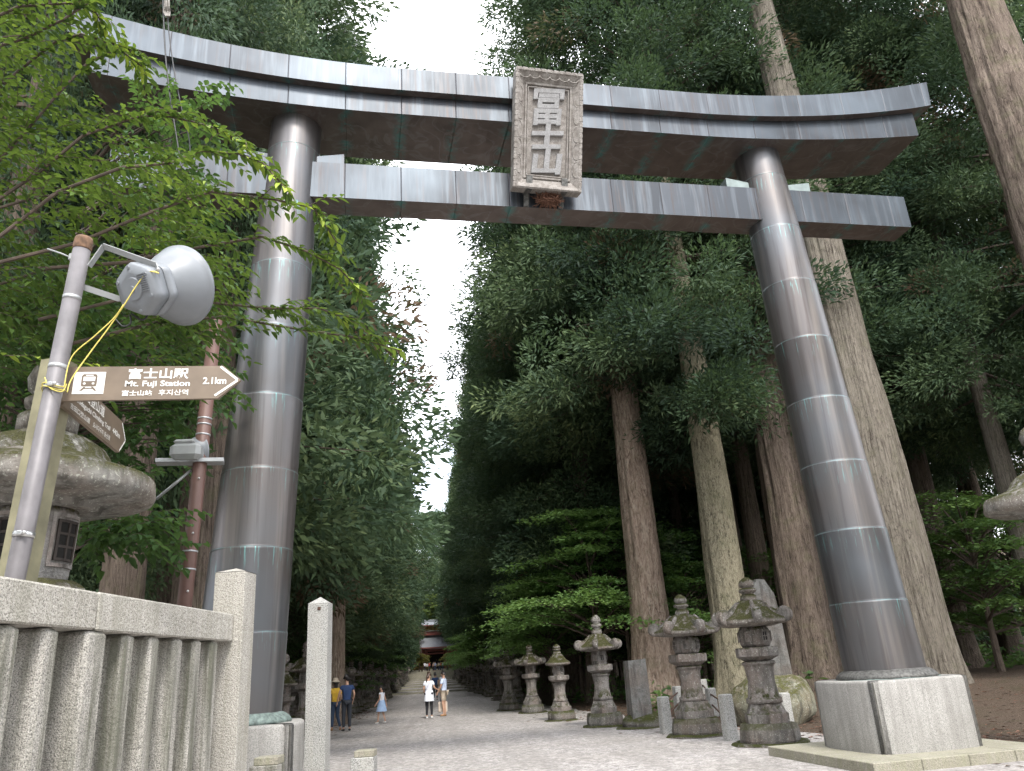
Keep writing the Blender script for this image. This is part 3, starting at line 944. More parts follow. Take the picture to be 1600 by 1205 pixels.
# ------------------------------------------------------------------ horn loudspeakers
def horn(loc, axis, R, label, name='loudspeaker'):
    """horn speaker: origin at the back of the driver housing, axis towards the mouth"""
    o = thing(name, label, 'loudspeaker', loc)
    ax = Vector(axis).normalized()
    Mh = frame_matrix((0, 0, 0), ax.cross(Vector((0, 0, 1))), ax.cross(ax.cross(Vector((0, 0, 1)))) * -1)
    # local z along -axis? make z the axis
    X = ax.cross(Vector((0, 0, 1))).normalized(); Yv = ax.cross(X) * -1; Yv = X.cross(ax) * -1
    Mz = Matrix(((X.x, Yv.x, ax.x, 0), (X.y, Yv.y, ax.y, 0), (X.z, Yv.z, ax.z, 0), (0, 0, 0, 1)))
    k = R / .277
    b = MB()
    b.lathe([(.15 * k, .18 * k), (.165 * k, .205 * k), (.19 * k, .24 * k), (.222 * k, .285 * k), (.25 * k, .335 * k), (.270 * k, .385 * k), (.280 * k, .415 * k), (.291 * k, .422 * k), (.293 * k, .447 * k), (.284 * k, .452 * k), (.262 * k, .41 * k), (.21 * k, .34 * k), (.12 * k, .27 * k), (.06 * k, .24 * k)], 48, M=Mz, cap=False)
    b.build('bell', M['speaker_grey'], o)
    b = MB()
    def hexr(a): return 1.0 / max(abs(cos(((a + pi / 6) % (pi / 3)) - pi / 6)), .9)
    b.lathe([(.10 * k, .0), (.155 * k, .012 * k), (.168 * k, .04 * k), (.172 * k, .12 * k)], 48, M=Mz, rad=hexr)
    b.lathe([(.176 * k, .123 * k), (.176 * k, .195 * k), (.16 * k, .215 * k), (.10 * k, .225 * k)], 48, M=Mz, rad=hexr)
    b.lathe([(.075 * k, -.012 * k), (.08 * k, .0), (.08 * k, .01 * k)], 32, M=Mz, c=(0, 0, 0))
    b.lathe([(.02 * k, -.02 * k), (.024 * k, -.01 * k)], 16, M=Mz)
    for i in range(9):
        b.box((.095 * k, (-.08 + i * .014) * k, .006), (.075 * k, .005 * k, .03 * k), M=Mz)
    for i in range(6):
        a = pi / 6 + i * pi / 3
        b.lathe([(.012 * k, .0), (.012 * k, .03 * k)], 10, c=(.15 * k * cos(a), .15 * k * sin(a), 0), M=Mz)
    b.build('driver_housing', M['speaker_grey'], o)
    return o, Mz, k
vw = ray(230, 445); vw /= np.linalg.norm(vw)
rgt = np.cross(vw, (0, 0, 1)); rgt /= np.linalg.norm(rgt); upv = np.cross(rgt, vw)
hp = atY(209, 452, 5.12)
hs, Mz, k = horn(tuple(hp), rgt * .70 + vw * .70 + upv * .16, .283, 'large grey horn loudspeaker bracketed to the rusty-capped grey pole')
def hl(px, py, Y): return Vector(atY(px, py, Y)) - Vector(hp)
b = MB()
def flatbar(pts, wd, th, wdir):
    for p, q in zip(pts[:-1], pts[1:]):
        d = (q - p); L = d.length
        Mb = frame_matrix((p + q) / 2, d, wdir)
        b.box((0, 0, 0), (L + th * .8, wd, th), M=Mb)
flatbar([hl(140, 416, 5.15), hl(162, 385, 5.13), hl(243, 414, 5.06), hl(247, 424, 5.06)], .042, .008, Vector((0.3, -1, .9)))
flatbar([hl(131, 449, 5.22), hl(186, 467, 5.30), hl(206, 462, 5.32)], .042, .008, Vector((0.1, -.4, 1)))
b.build('mounting_bracket', M['bracket_white'], hs)
b = MB(); b.ball(tuple(hl(247, 421, 5.045)), .014); b.tube([hl(247, 421, 5.09), hl(247, 421, 5.03)], .009, 10); b.build('bolt', M['steel'], hs)
# yellow tie wire
b = MB()
def wire(pts, r, Y):
    P = [Vector(atY(px, py, Y + dy)) for px, py, dy in pts]
    out = []
    for i in range(len(P) - 1):
        for k_ in range(6):
            u_ = k_ / 6; a, c = P[max(i - 1, 0)], P[min(i + 2, len(P) - 1)]
            p, q = P[i], P[i + 1]
            out.append(.5 * ((2 * p) + (q - a) * u_ + (2 * a - 5 * p + 4 * q - c) * u_ ** 2 + (3 * p - a - 3 * q + c) * u_ ** 3))
    out.append(P[-1]); b.tube(out, r, 6)
wire([(105, 613, -.06), (112, 592, -.05), (140, 552, -.03), (170, 512, -.03), (193, 478, -.04), (215, 444, -.06), (232, 425, -.09), (248, 427, -.1), (238, 423, -.07)], .0045, 5.12)
wire([(100, 606, -.04), (112, 558, -.03), (148, 525, -.03), (178, 497, -.03), (193, 476, -.05)], .004, 5.11)
for dy in (0, .012):
    t_ = gpt(84, 610).dot(topv) / topv.length_squared + dy / topv.length
    ring_c = Vector(g0) + topv * t_
    b.tube([ring_c + Vector((cos(a) * .069, sin(a) * .069, .012 * sin(a * 2) + dy)) for a in np.linspace(0, 2 * pi, 25)], .004, 6)
wire([(70, 590, -.06), (78, 606, -.075), (97, 612, -.075), (104, 600, -.06)], .004, YG)
o = b.build('tie_wire', M['yellow_wire']); tag(o, 'yellow wire looped round the grey pole and tied to the horn loudspeaker', 'wire')
b = MB(); wire([(205, 490, .1), (222, 500, .12), (232, 490, .12), (228, 480, .1)], .007, 5.2); wire([(180, 498, .1), (192, 510, .1), (204, 505, .1), (203, 492, .1)], .006, 5.2)
o = b.build('speaker_cable', M['black_cable']); tag(o, 'loose black cable loop hanging below the large horn loudspeaker', 'cable')

# brown pole with the second loudspeaker
YB = 9.6
bt = atY(337, 500, YB); bb = atY(288, 946, YB)
bd = (bb - bt) / (bt[2] - bb[2]); b0 = bt + bd * bt[2]
bp = thing('brown_pole', 'brown painted steel pole with metal bands standing left of the copper pillar', 'pole', tuple(b0))
tv = Vector(bt) - Vector(b0)
b = MB(); b.tube([(0, 0, 0), tv * .5, tv], .083, 20); b.build('tube', M['brown_paint'], bp)
for px, py in ((322, 655), (321, 664), (319.5, 680), (299, 862), (296, 890)):
    p_ = Vector(atY(px, py, YB)) - Vector(b0); tt = p_.dot(tv) / tv.length_squared
    b = MB(); b.tube([tv * (tt - .0015), tv * (tt + .0015)], .087, 20); b.build('band', M['galvanised'], bp)
for px, py in ((311, 750), (302, 835), (294, 925)):
    p_ = Vector(atY(px, py, YB)) - Vector(b0)
    b = MB(); b.ball(tuple(p_ + Vector((.02, -.085, 0))), .014); b.build('bolt', M['steel'], bp)
b = MB()
p1 = Vector(atY(244, 722, YB - .1)) - Vector(b0); p2 = Vector(atY(350, 721, YB + .05)) - Vector(b0)
Mb = frame_matrix((p1 + p2) / 2, p2 - p1, Vector((0, 0, 1))); b.box((0, 0, 0), ((p2 - p1).length, .045, .20), M=Mb)
b.tube([Vector(atY(302, 732, YB)) - Vector(b0), Vector(atY(244, 780, YB)) - Vector(b0)], .018, 6)
b.build('shelf_bracket', M['galvanised'], bp)
h2p = atY(276, 706, YB - .12)
h2o, _, _ = horn(tuple(h2p), rgt * .9 + vw * .42, .19, 'small pale horn loudspeaker on a bracket of the brown pole')
b = MB(); b.box((.12, .0, -.01), (.36, .24, .2), bev=.05); b.box((.10, -.02, .105), (.24, .16, .05), bev=.02)
b.build('amplifier_box', M['bracket_white'], h2o)

# hanging cables at the upper left
for lab, pts, r_ in (('thick dark cable hanging in front of the gate lintel', [(253, -60), (257, 60), (263, 130), (272, 190), (280, 240), (283, 262)], .012),
                     ('thin dark cable hanging beside the thick cable at the gate lintel', [(258, -60), (262, 30), (272, 110), (284, 170), (295, 215), (297, 240)], .009)):
    b = MB(); wire([(x, y, 0) for x, y in pts], r_, 9.0)
    o = b.build('hanging_cable', M['black_cable']); tag(o, lab, 'cable')
b = MB()
for i in range(4):
    wire([(256 + i * 2.5, -40, 0), (258 + i * 2, 5, -.03 * (i % 2)), (256 + i * 3, 18, .02), (260 + i * 1.5, 26, 0)], .013, 8.95)
o = b.build('rope_knot', M['tablet_stone']); tag(o, 'pale frayed rope knot tied around the hanging cables', 'rope')

# ------------------------------------------------------------------ stone lanterns
def window_part(parent, r, z, ang, w_, h_, cross=True, rows=2):
    b = MB()
    Mw = Matrix.Rotation(ang, 4, 'Z') @ Matrix.Translation((r, 0, z))
    b.box((0, 0, 0), (.02, w_, h_), mi=0, M=Mw)
    f = .018
    for sx in (-1, 1): b.box((.012, sx * w_ / 2, 0), (.02, f, h_ + f), mi=1, M=Mw)
    for sz in (-1, 1): b.box((.0125, 0, sz * h_ / 2), (.02, w_ + f, f), mi=1, M=Mw)
    if cross:
        b.box((.013, 0, 0), (.016, f * .8, h_), mi=1, M=Mw)
        for i in range(1, rows): b.box((.0135, 0, -h_ / 2 + h_ * i / rows), (.016, w_, f * .8), mi=1, M=Mw)
    return b
def lantern(label, loc, rz=0, H=3.1, n=6, sk=1.0, volute=True, roofr=.68, mats=None, group=None, tall_finial=1.0, fire='round', seed=0, winrows=2, pad=True, shaft_r=1.0):
    """pedestal lantern, 3.1 units tall before scaling"""
    st, rf, wk = mats or (M['lantern_stone'], M['roof_stone'], M['window_wood'])
    o = thing('stone_lantern', label, 'stone lantern', loc, rz, group)
    s_ = H / 3.1
    def L(prof): return [(r * s_ * sk, z * s_) for r, z in prof]
    if pad:
        b = MB(); b.lathe(L([(.72, -.12), (.74, .03), (.70, .075)]), 9, smooth=False, rot=.3); q = b.build('footing', M['mossy_stone'], o); roughen(q, .05 * s_, 2.5, seed + 5)
    b = MB(); b.lathe(L([(.55, .06), (.57, .12), (.56, .30), (.52, .40)]), 8 if n == 6 else 20, smooth=n != 6, rot=.2)
    q = b.build('base', M['mossy_stone'], o); roughen(q, .03 * s_, 4, seed)
    b = MB()
    b.lathe(L([(.43, .40), (.435, .56), (.40, .58), (.34, .70), (.33, .75)]), n, smooth=False)
    q = b.build('pedestal', st, o); roughen(q, .012, 6, seed + 1)
    b = MB()
    k = shaft_r
    b.lathe(L([(.30 * k, .75), (.305 * k, .84), (.265 * k, .86), (.235 * k, 1.08), (.225 * k, 1.15), (.25 * k, 1.40), (.265 * k, 1.44), (.29 * k, 1.455), (.29 * k, 1.49), (.26 * k, 1.51)]), 20)
    q = b.build('shaft', st, o); roughen(q, .008, 7, seed + 2)
    b = MB()
    b.lathe(L([(.24, 1.50), (.28, 1.52), (.36, 1.565), (.43, 1.60), (.435, 1.74), (.42, 1.765)]), n, smooth=False)
    q = b.build('platform', st, o); roughen(q, .012, 6, seed + 3)
    b = MB()
    if fire == 'round': b.lathe(L([(.25, 1.765), (.29, 1.83), (.30, 1.95), (.295, 2.08), (.25, 2.16)]), 24)
    else: b.lathe(L([(.255, 1.765), (.255, 2.16)]), 6, smooth=False)
    q = b.build('firebox', st, o); roughen(q, .008, 7, seed + 4)
    for a in (0, 1, 2, 3, 4, 5):
        ang = a * pi / 3 + (pi / 6)
        wr = (.296 if fire == 'round' else .222) * s_ * sk
        window_part(None, wr, 1.965 * s_, ang, .115 * s_ * sk, .17 * s_, True, winrows).build('window', [M['opening_shade'] if a % 2 == 0 else st, st], q)
    b = MB()
    R = roofr
    def hexr(a):
        c_ = cos(((a) % (pi / 3)) - pi / 6)
        return 1.0 / c_ * .93 if n == 6 else 1.0
    b.lathe(L([(.24, 2.15), (.46 * R / .68, 2.165), (R * .98, 2.20), (R, 2.23), (R * .99, 2.29), (R * .88, 2.325), (R * .72, 2.39), (R * .58, 2.49), (R * .44, 2.585), (R * .30, 2.645), (R * .22, 2.66)]), 36, rad=hexr)
    roof = b.build('roof', rf, o); roughen(roof, .022 * s_, 5, seed + 6)
    if volute:
        b = MB()
        for a in range(6):
            ang = a * pi / 3
            Mv = Matrix.Rotation(ang, 4, 'Z') @ Matrix.Translation((R * .99 * s_ * sk, 0, 2.345 * s_)) @ Matrix.Rotation(pi / 2, 4, 'X')
            rr = .15 * s_ * sk
            b.lathe([(rr * .5, -.075 * s_), (rr * .93, -.07 * s_), (rr, -.05 * s_), (rr, .05 * s_), (rr * .93, .07 * s_), (rr * .5, .075 * s_)], 16, M=Mv)
            # rib running from the scroll up to the crown
            b.tube([Vector((cos(ang) * R * t_ * s_ * sk, sin(ang) * R * t_ * s_ * sk, zz * s_)) for t_, zz in ((.9, 2.34), (.70, 2.40), (.56, 2.50), (.36, 2.62))], [.075 * s_, .06 * s_, .05 * s_, .04 * s_], 6)
        q = b.build('roof_scrolls', st, roof); roughen(q, .01, 8, seed + 7)
    b = MB(); f = tall_finial
    z0 = 2.62
    b.lathe([(r * s_ * sk, (z0 + z * f) * s_) for r, z in ((.155, 0), (.165, .06), (.15, .13), (.115, .15), (.115, .18), (.165, .20), (.175, .235), (.16, .265), (.10, .28), (.145, .31), (.155, .36), (.13, .42), (.07, .465), (.02, .49))], 18)
    q = b.build('finial', rf if tall_finial < 1.05 else st, o); roughen(q, .012, 7, seed + 8)
    return o
def ground_at(px, py):
    P = atZ(px, py, .02)
    return P
def lant_px(bx, by, ty, label, rz, **k):
    P = ground_at(bx, by)
    zt = atY(bx - (by - ty) * .15, ty, P[1])[2]
    z0 = gz(P[0], P[1])
    return lantern(label, (P[0], P[1], z0), rz, H=zt - z0, **k), P
E_PATH = 'stone lanterns along the avenue'
lantern5, P5 = lant_px(1205, 1163, 903, 'tallest mossy stone lantern with curled roof scrolls standing before the tall stone slab', .30, sk=1.0, group=E_PATH, seed=1, shaft_r=1.12)
lantern4, P4 = lant_px(1090, 1150, 930, 'mossy-capped stone lantern between the two low stone post pairs, before the pale-barked cedar', .75, sk=1.0, group=E_PATH, seed=2, roofr=.70)
lantern3, P3 = lant_px(946, 1135, 968, 'stone lantern with tall pagoda finial next to the squared stone marker', .20, sk=.98, group=E_PATH, seed=3, tall_finial=1.25, fire='hex', winrows=1, roofr=.66)
lantern2, P2 = lant_px(878, 1126, 1004, 'stone lantern with round drum cap, next along the avenue after the pagoda finial one', .5, sk=1.0, volute=False, group=E_PATH, seed=4, n=24, fire='hex', winrows=1, roofr=.52, tall_finial=.8)
lantern1, P1_ = lant_px(833, 1114, 1008, 'stone lantern with mossy scrolled roof just beyond the drum-capped lantern', .1, sk=1.0, group=E_PATH, seed=5, fire='hex', winrows=1, roofr=.66)
lantern0, P0_ = lant_px(796, 1110, 1014, 'stone lantern with squat mossy base, second beyond the drum-capped lantern', .9, sk=1.0, group=E_PATH, seed=6, roofr=.6, tall_finial=.9)
protos = [lantern3, lantern2, lantern1, lantern0]
GR_R = 'far stone lanterns on the right side of the avenue'
GR_L = 'stone lanterns on the left side of the avenue'
i = 0
Y = 41.0
while Y < 139:
    o = copy_tree(protos[i % 4])
    x = 3.95 + random.uniform(-.25, .3) + (.15 if Y < 60 else 0)
    o.location = (x, Y, gz(x, Y)); o.rotation_euler.z = random.uniform(0, 6)
    s_ = random.uniform(.86, 1.08); o.scale = (s_, s_, s_)
    o['group'] = GR_R
    o['label'] = 'small distant stone lantern in the right-hand row under the maples'
    if Y < 46: o['label'] = 'first stone lantern of the receding right-hand row, past the squat mossy base one'
    if Y > 50 and i % 2 == 0:
        o2 = copy_tree(protos[(i + 2) % 4]); x = 5.3 + random.uniform(-.2, .4); y2 = Y + 1.2
        o2.location = (x, y2, gz(x, y2)); o2.rotation_euler.z = random.uniform(0, 6); o2['group'] = GR_R
        o2['label'] = 'small distant stone lantern in the right-hand row under the maples'
    i += 1
    Y += 2.1 + random.uniform(0, .7)
Y = 25.2; i = 0
while Y < 139:
    o = copy_tree(protos[(i * 3 + 1) % 4])
    x = -4.15 + random.uniform(-.25, .2) + (.35 if Y > 45 else 0)
    o.location = (x, Y, gz(x, Y)); o.rotation_euler.z = random.uniform(0, 6)
    s_ = random.uniform(.84, 1.04); o.scale = (s_, s_, s_)
    o['group'] = GR_L
    o['label'] = 'small distant stone lantern in the crowded left-hand row' if Y > 44 else ('stone lantern right beside the woman in yellow' if i == 0 else 'stone lantern in the left-hand row beyond the man in navy blue')
    if i % 3 != 2:
        o2 = copy_tree(protos[(i + 2) % 4]); x = -5.6 + random.uniform(-.3, .2); y2 = Y + 1.1
        o2.location = (x, y2, gz(x, y2) + .1); o2.rotation_euler.z = random.uniform(0, 6); o2['group'] = GR_L
        o2['label'] = 'stone lantern in the second line behind the left-hand row'
        s_ = random.uniform(.9, 1.12); o2.scale = (s_, s_, s_)
    i += 1
    Y += 2.1 + random.uniform(0, .7)
for (x, y, lb) in ((-5.1, 20.5, 'dark stone lantern with round scrolls peeking out behind the left copper pillar'), (-4.6, 23.0, 'tall stone lantern half hidden behind the slender granite post')):
    o = copy_tree(lantern4); o.location = (x, y, gz(x, y)); o.rotation_euler.z = .4 * x; o['label'] = lb; o['group'] = GR_L

# big round lantern behind the fence (left) and its twin at the right edge
def big_lantern(label, loc, rz):
    o = thing('round_lantern', label, 'stone lantern', loc, rz)
    st, rf = M['gray_lantern'], M['gray_lantern_roof']
    b = MB(); b.lathe([(.62, -.05), (.62, .5), (.50, .6), (.40, .7), (.36, 1.2), (.40, 1.75), (.44, 1.82), (.36, 1.86)], 36); b.build('shaft', st, o)
    b = MB(); b.lathe([(.34, 1.86), (.46, 1.95), (.52, 2.08), (.53, 2.30), (.51, 2.36), (.46, 2.40), (.40, 2.43)], 8, smooth=False, rot=.35); q = b.build('platform', rf, o); roughen(q, .008, 6, 3)
    b = MB(); b.lathe([(.315, 2.42), (.325, 2.44), (.355, 2.75), (.362, 3.0), (.35, 3.06)], 40); fb = b.build('firebox', st, o)
    for a in range(4):
        ang = a * pi / 2 + .1
        b = MB()
        def P(u_, v_, dr):     # on the drum
            r = .348 + dr + (v_ - 2.75) * .045
            return (r * cos(ang + u_ / .35), r * sin(ang + u_ / .35), v_)
        W_, z0, z1 = .20, 2.60, 2.93
        def patch(u0, u1, v0, v1, dr, mi):
            m = 6; vs = []
            for i in range(m + 1):
                for v_ in (v0, v1): vs.append(P(u0 + (u1 - u0) * i / m, v_, dr))
            base = len(vs)
            for i in range(m + 1):
                for v_ in (v0, v1): vs.append(P(u0 + (u1 - u0) * i / m, v_, dr - .035))
            fs = []
            for i in range(m):
                a_, c_ = 2 * i, 2 * i + 2
                fs += [(a_, c_, c_ + 1, a_ + 1), (base + a_, a_, a_ + 1 + 0, base + a_ + 1)][:1]
                fs += [(a_ + 1, c_ + 1, base + c_ + 1, base + a_ + 1), (base + a_, base + c_, c_, a_)]
            fs += [(0, 1, base + 1, base), (2 * m + 1, 2 * m, base + 2 * m, base + 2 * m + 1)]
            b.add(vs, fs, mi)
        patch(-W_ / 2, W_ / 2, z0, z1, .012, 0)
        f = .022
        for u_ in (-W_ / 2, 0, W_ / 2): patch(u_ - f / 2, u_ + f / 2, z0 - f / 2, z1 + f / 2, .024, 1)
        for k in range(4): patch(-W_ / 2 - f / 2, W_ / 2 + f / 2, z0 + (z1 - z0) * k / 3 - f / 2, z0 + (z1 - z0) * k / 3 + f / 2, .0215, 1)
        b.build('window', [M['opening_shade'], M['window_wood']], fb)
        b = MB()
        for u_ in (-W_ / 2 - .045, W_ / 2 + .045): patch(u_ - .016, u_ + .016, z0 - .055, z1 + .055, .014, 0)
        for v_ in (z0 - .05, z1 + .05): patch(-W_ / 2 - .06, W_ / 2 + .06, v_ - .016, v_ + .016, .0155, 0)
        b.build('window_surround', st, fb)
    b = MB()
    b.lathe([(.30, 3.05), (.52, 3.05), (.53, 3.09), (.60, 3.10), (.90, 3.13), (.955, 3.16), (.975, 3.20), (.955, 3.33), (.93, 3.365), (.78, 3.42), (.66, 3.46), (.585, 3.50), (.55, 3.56), (.50, 3.63), (.40, 3.71), (.30, 3.75), (.24, 3.765)], 56)
    rfo = b.build('roof', rf, o); roughen(rfo, .018, 3.5, 4)
    b = MB(); b.lathe([(.25, 3.75), (.255, 3.93), (.235, 3.95), (.17, 3.96), (.17, 4.0), (.215, 4.03), (.22, 4.09), (.19, 4.12), (.13, 4.13), (.20, 4.20), (.22, 4.30), (.18, 4.42), (.08, 4.5), (.01, 4.53)], 28)
    q = b.build('finial', rf, o); roughen(q, .01, 5, 5)
    return o
LB = atY(58, 780, 7.4)
big = big_lantern('big round grey stone lantern with barred window behind the fence and signpost', (LB[0], LB[1], LB[2] - 3.17), -.38)
RB = atY(1649, 790, 11.2)
o = copy_tree(big); o.location = (RB[0], RB[1], RB[2] - 3.19); o.rotation_euler.z = .6
o['label'] = 'round stone lantern whose broad roof rim juts in at the right edge'

# ------------------------------------------------------------------ boulder monument, markers, enclosure posts
def boulder():
    P = np.array([*atY(1203, 1100, 19.4)])
    o = thing('boulder_monument', 'tall flat stone slab with a slanted top set on a mossy yellow-green boulder', 'stone monument', (P[0], P[1], gz(P[0], P[1])))
    b = MB(); b.ball((0, 0, .42), (1.12, .85, .72), 28, 18); q = b.build('boulder', M['boulder_stone'], o); roughen(q, .22, 1.1, 3); roughen(q, .07, 3.3, 8)
    zt = atY(1190, 907, 19.6)[2] - gz(P[0], P[1])
    xl = atY(1160, 1000, 19.6)[0] - P[0]; xr = atY(1222, 1000, 19.6)[0] - P[0]
    b = MB()
    prof = [(xl, .7), (xr + .03, .7), (xr - .0, 1.6), (xr - .03, zt - 1.0), (xr - .10, zt - .35), (xr - .30, zt), (xr - .48, zt + .02), (xl + .10, zt - .55), (xl + .02, 1.8)]
    vs = [(x, -.02, z) for x, z in prof] + [(x, .28, z) for x, z in prof]; m = len(prof)
    b.add(vs, [tuple(range(m)), tuple(range(2 * m - 1, m - 1, -1))] + [(i, m + i, m + (i + 1) % m, (i + 1) % m) for i in range(m)])
    q = b.build('slab', M['stele_stone'], o)
boulder()
def marker(px, py, ty, w_, label, n_=0, mat='stele_stone', slant=.03):
    P = ground_at(px, py)
    z0 = gz(P[0], P[1]); zt = atY(px - 8, ty, P[1])[2] - z0
    o = thing('stone_marker', label, 'stone marker', (P[0], P[1], z0), .15)
    b = MB(); q_ = w_ / 2
    b.add([(-q_, -q_ * .7, .2), (q_, -q_ * .7, .2), (q_, q_ * .7, .2), (-q_, q_ * .7, .2), (-q_ * .9, -q_ * .62, zt - slant), (q_ * .92, -q_ * .62, zt), (q_ * .92, q_ * .62, zt - .02), (-q_ * .9, q_ * .62, zt - slant)],
          [(3, 2, 1, 0), (4, 5, 6, 7), (0, 1, 5, 4), (1, 2, 6, 5), (2, 3, 7, 6), (3, 0, 4, 7)])
    q = b.build('slab', M[mat], o)
    b = MB(); b.ball((.05, 0, .12), (w_ * .98, w_ * .75, .26), 16, 10); q = b.build('foot_rock', M['mossy_stone'], o); roughen(q, .13, 2.0, n_ + 2)
    b = MB(); b.lathe([(w_ * 1.25, -.1), (w_ * 1.3, .03), (w_ * 1.2, .06)], 8, smooth=False); q = b.build('footing', M['mossy_stone'], o); roughen(q, .05, 2, n_)
    return o
marker(1002, 1137, 1030, .54, 'squared grey stone marker standing on a mossy rock before the brown-barked cedar', 1)
o = marker(960, 1140, 1030, .66, 'plain dark stone slab marker seen between the left pillar and granite post', 2); o.location = (-4.75, 18.6, gz(-4.75, 18.6)); o.scale = (1, 1, .95)

enc = []
ex = [(1041, 1138, 1088), (1062, 1108, 1072), (1103, 1112, 1070), (1116, 1126, 1084), (1143, 1160, 1084), (1231, 1132, 1082), (1256, 1118, 1077)]
P = ground_at(1143, 1160)
def enclosure(name, idx, label, group=None):
    Pp = []
    for i_ in idx:
        px, py, ty = ex[i_]
        Yd = {0: 19.2, 1: 23, 2: 24, 3: 21.5, 4: 16.6, 5: 18.2, 6: 21.0}[i_]
        A = atY(px, py, Yd); z0 = gz(A[0], A[1]); h = atY(px, ty, Yd)[2] - z0
        Pp.append((A[0], A[1], z0, max(.7, h)))
    o = thing(name, label, 'low fence', Pp[0][:3], 0, group)
    B0 = Vector(Pp[0][:3])
    for x, y, z, h in Pp:
        b = MB(); b.box((x - B0.x, y - B0.y, z - B0.z + h / 2 - .05), (.25, .22, h + .1), rz=.2, bev=.02, taper=.92); q = b.build('post', M['post_granite'], o)
    for (x0, y0, z0, h0), (x1, y1, z1, h1) in zip(Pp[:-1], Pp[1:]):
        for f in (.42, .78):
            a = Vector((x0, y0, z0 + h0 * f)) - B0; c_ = Vector((x1, y1, z1 + h1 * f)) - B0
            b = MB(); b.tube([a, c_], .02, 8); b.build('rail', M['rusty_iron'], o)
    return o
enclosure('enclosure_fence', [0, 1, 2, 3, 4], 'white granite posts joined by rusty rails around the pale-barked cedar')
enclosure('enclosure_fence', [5, 6], 'pair of granite posts with rusty rails between the boulder and the right plinth')

# ------------------------------------------------------------------ trees
def fast_mesh(name, v, f, tone, mat, smooth=False):
    v = np.ascontiguousarray(v, np.float32); f = np.ascontiguousarray(f, np.int32)
    me = bpy.data.meshes.new(name)
    nf, k = f.shape
    me.vertices.add(len(v)); me.vertices.foreach_set('co', v.ravel())
    me.loops.add(nf * k); me.loops.foreach_set('vertex_index', f.ravel())
    me.polygons.add(nf)
    me.polygons.foreach_set('loop_start', np.arange(0, nf * k, k, dtype=np.int32))
    me.update(calc_edges=True)
    if tone is not None:
        a = me.attributes.new('tone', 'FLOAT', 'FACE'); a.data.foreach_set('value', np.ascontiguousarray(tone, np.float32))
    me.materials.append(mat)
    me.validate()
    return me
def obj(name, me, parent=None):
    o = bpy.data.objects.new(name, me); COL.objects.link(o)
    if parent is not None: o.parent = parent
    return o
def norm(a): return a / (np.linalg.norm(a, axis=-1, keepdims=True) + 1e-9)
def blades(p, d, l, w_, g, sag=.12):
    """narrow rhombic sprays"""
    n = len(p)
    r = norm(g.normal(size=(n, 3)))
    s = norm(np.cross(d, r))
    l = l[:, None]; w_ = w_[:, None]
    mid = p + d * l * .42
    tip = p + d * l + np.array([0, 0, -1.0]) * l * sag
    v = np.stack([p, mid + s * w_, tip, mid - s * w_], 1).reshape(-1, 3)
    f = np.arange(n * 4).reshape(n, 4)
    return v, f
def cedar_crown(seed, H, zb, R, nb, nc, nf, bl, bw, up=.1, limbs=True, droop=.30, rmin=.62, rmax=1.08):
    """nb boughs, each carrying nc fluffy clumps of nf needle sprays"""
    g = np.random.default_rng(seed)
    P = []; D = []; L = []; T = []
    lb = MB()
    zs = zb + (H - zb) * np.sort(g.random(nb)) ** 1.05
    for i, z in enumerate(zs):
        t_ = (z - zb) / (H - zb)
        az = i * 2.39996 + g.normal() * .4
        rad_ = R * (min(1, (t_ + .12) / .22) ** .6) * (1 - t_) ** .48 * g.uniform(rmin, rmax) + .4
        el = -.30 + .8 * t_ + g.normal() * .16 + up
        h = np.array([cos(az), sin(az), 0.0]); lat = np.array([-sin(az), cos(az), 0.0])
        def pt(s):
            return np.array([0, 0, z]) + h * rad_ * s * cos(el * .6) + np.array([0, 0, 1.0]) * rad_ * (sin(el) * s - droop * s * s + .26 * s ** 3)
        if limbs and rad_ > 1.2:
            lb.tube([pt(0), pt(.3), pt(.6), pt(.9)], [.035 + rad_ * .010, .026 + rad_ * .006, .018, .007], 5, cap=False)
        btone = g.random()
        m = max(2, int(round(nc * (rad_ / R + .2))))
        for k in range(m):
            s = .34 + .68 * (k + g.random()) / m
            rc = g.uniform(.5, 1.05) * (R / 5.6) ** .5
            c = pt(min(s, 1.02)) + lat * g.normal() * .22 * rad_ * s * .8 + np.array([0, 0, g.normal() * .22])
            q = int(nf * g.uniform(.6, 1.35) * (rc / .65) ** 2)
            u_ = norm(g.normal(size=(q, 3)) * [1, 1, .72])
            rr = rc * g.random(q) ** .33
            ax = norm(h * .9 + lat * g.normal() * .5 + np.array([0, 0, g.normal() * .2]))
            # clump stretched along its twig, hanging a little at the rim
            pos = u_ * rr[:, None]
            al = pos @ ax
            pos = pos + np.outer(al * .55, ax)
            pos[:, 2] -= (np.hypot(pos[:, 0], pos[:, 1]) / rc) ** 2 * .16 * rc
            dd = norm(u_ * .75 + ax * .55 + np.array([0, 0, .12]) + g.normal(size=(q, 3)) * .34)
            P.append(c + pos * [1, 1, .8]); D.append(dd); L.append(bl * g.uniform(.55, 1.3, q))
            tt = .26 * btone + .46 * g.random() + g.normal(size=q) * .06 + .02 + .20 * g.random(q) * (rr / rc) ** 3
            if g.random() < .03: tt = np.full(q, .97)
            T.append(np.clip(tt, 0, .94 if tt[0] < .95 else 1))
    P = np.concatenate(P); D = np.concatenate(D); L = np.concatenate(L); T = np.concatenate(T)
    v, f = blades(P, D, L, bw * g.uniform(.7, 1.25, len(P)), g)
    cm = fast_mesh('crown', v, f, T, M['sugi_needles'])
    lm = None
    if limbs and lb.v:
        lm = bpy.data.meshes.new('limbs'); lm.from_pydata(lb.v, [], lb.f); lm.materials.append(M['twig_brown']); lm.update()
    return cm, lm
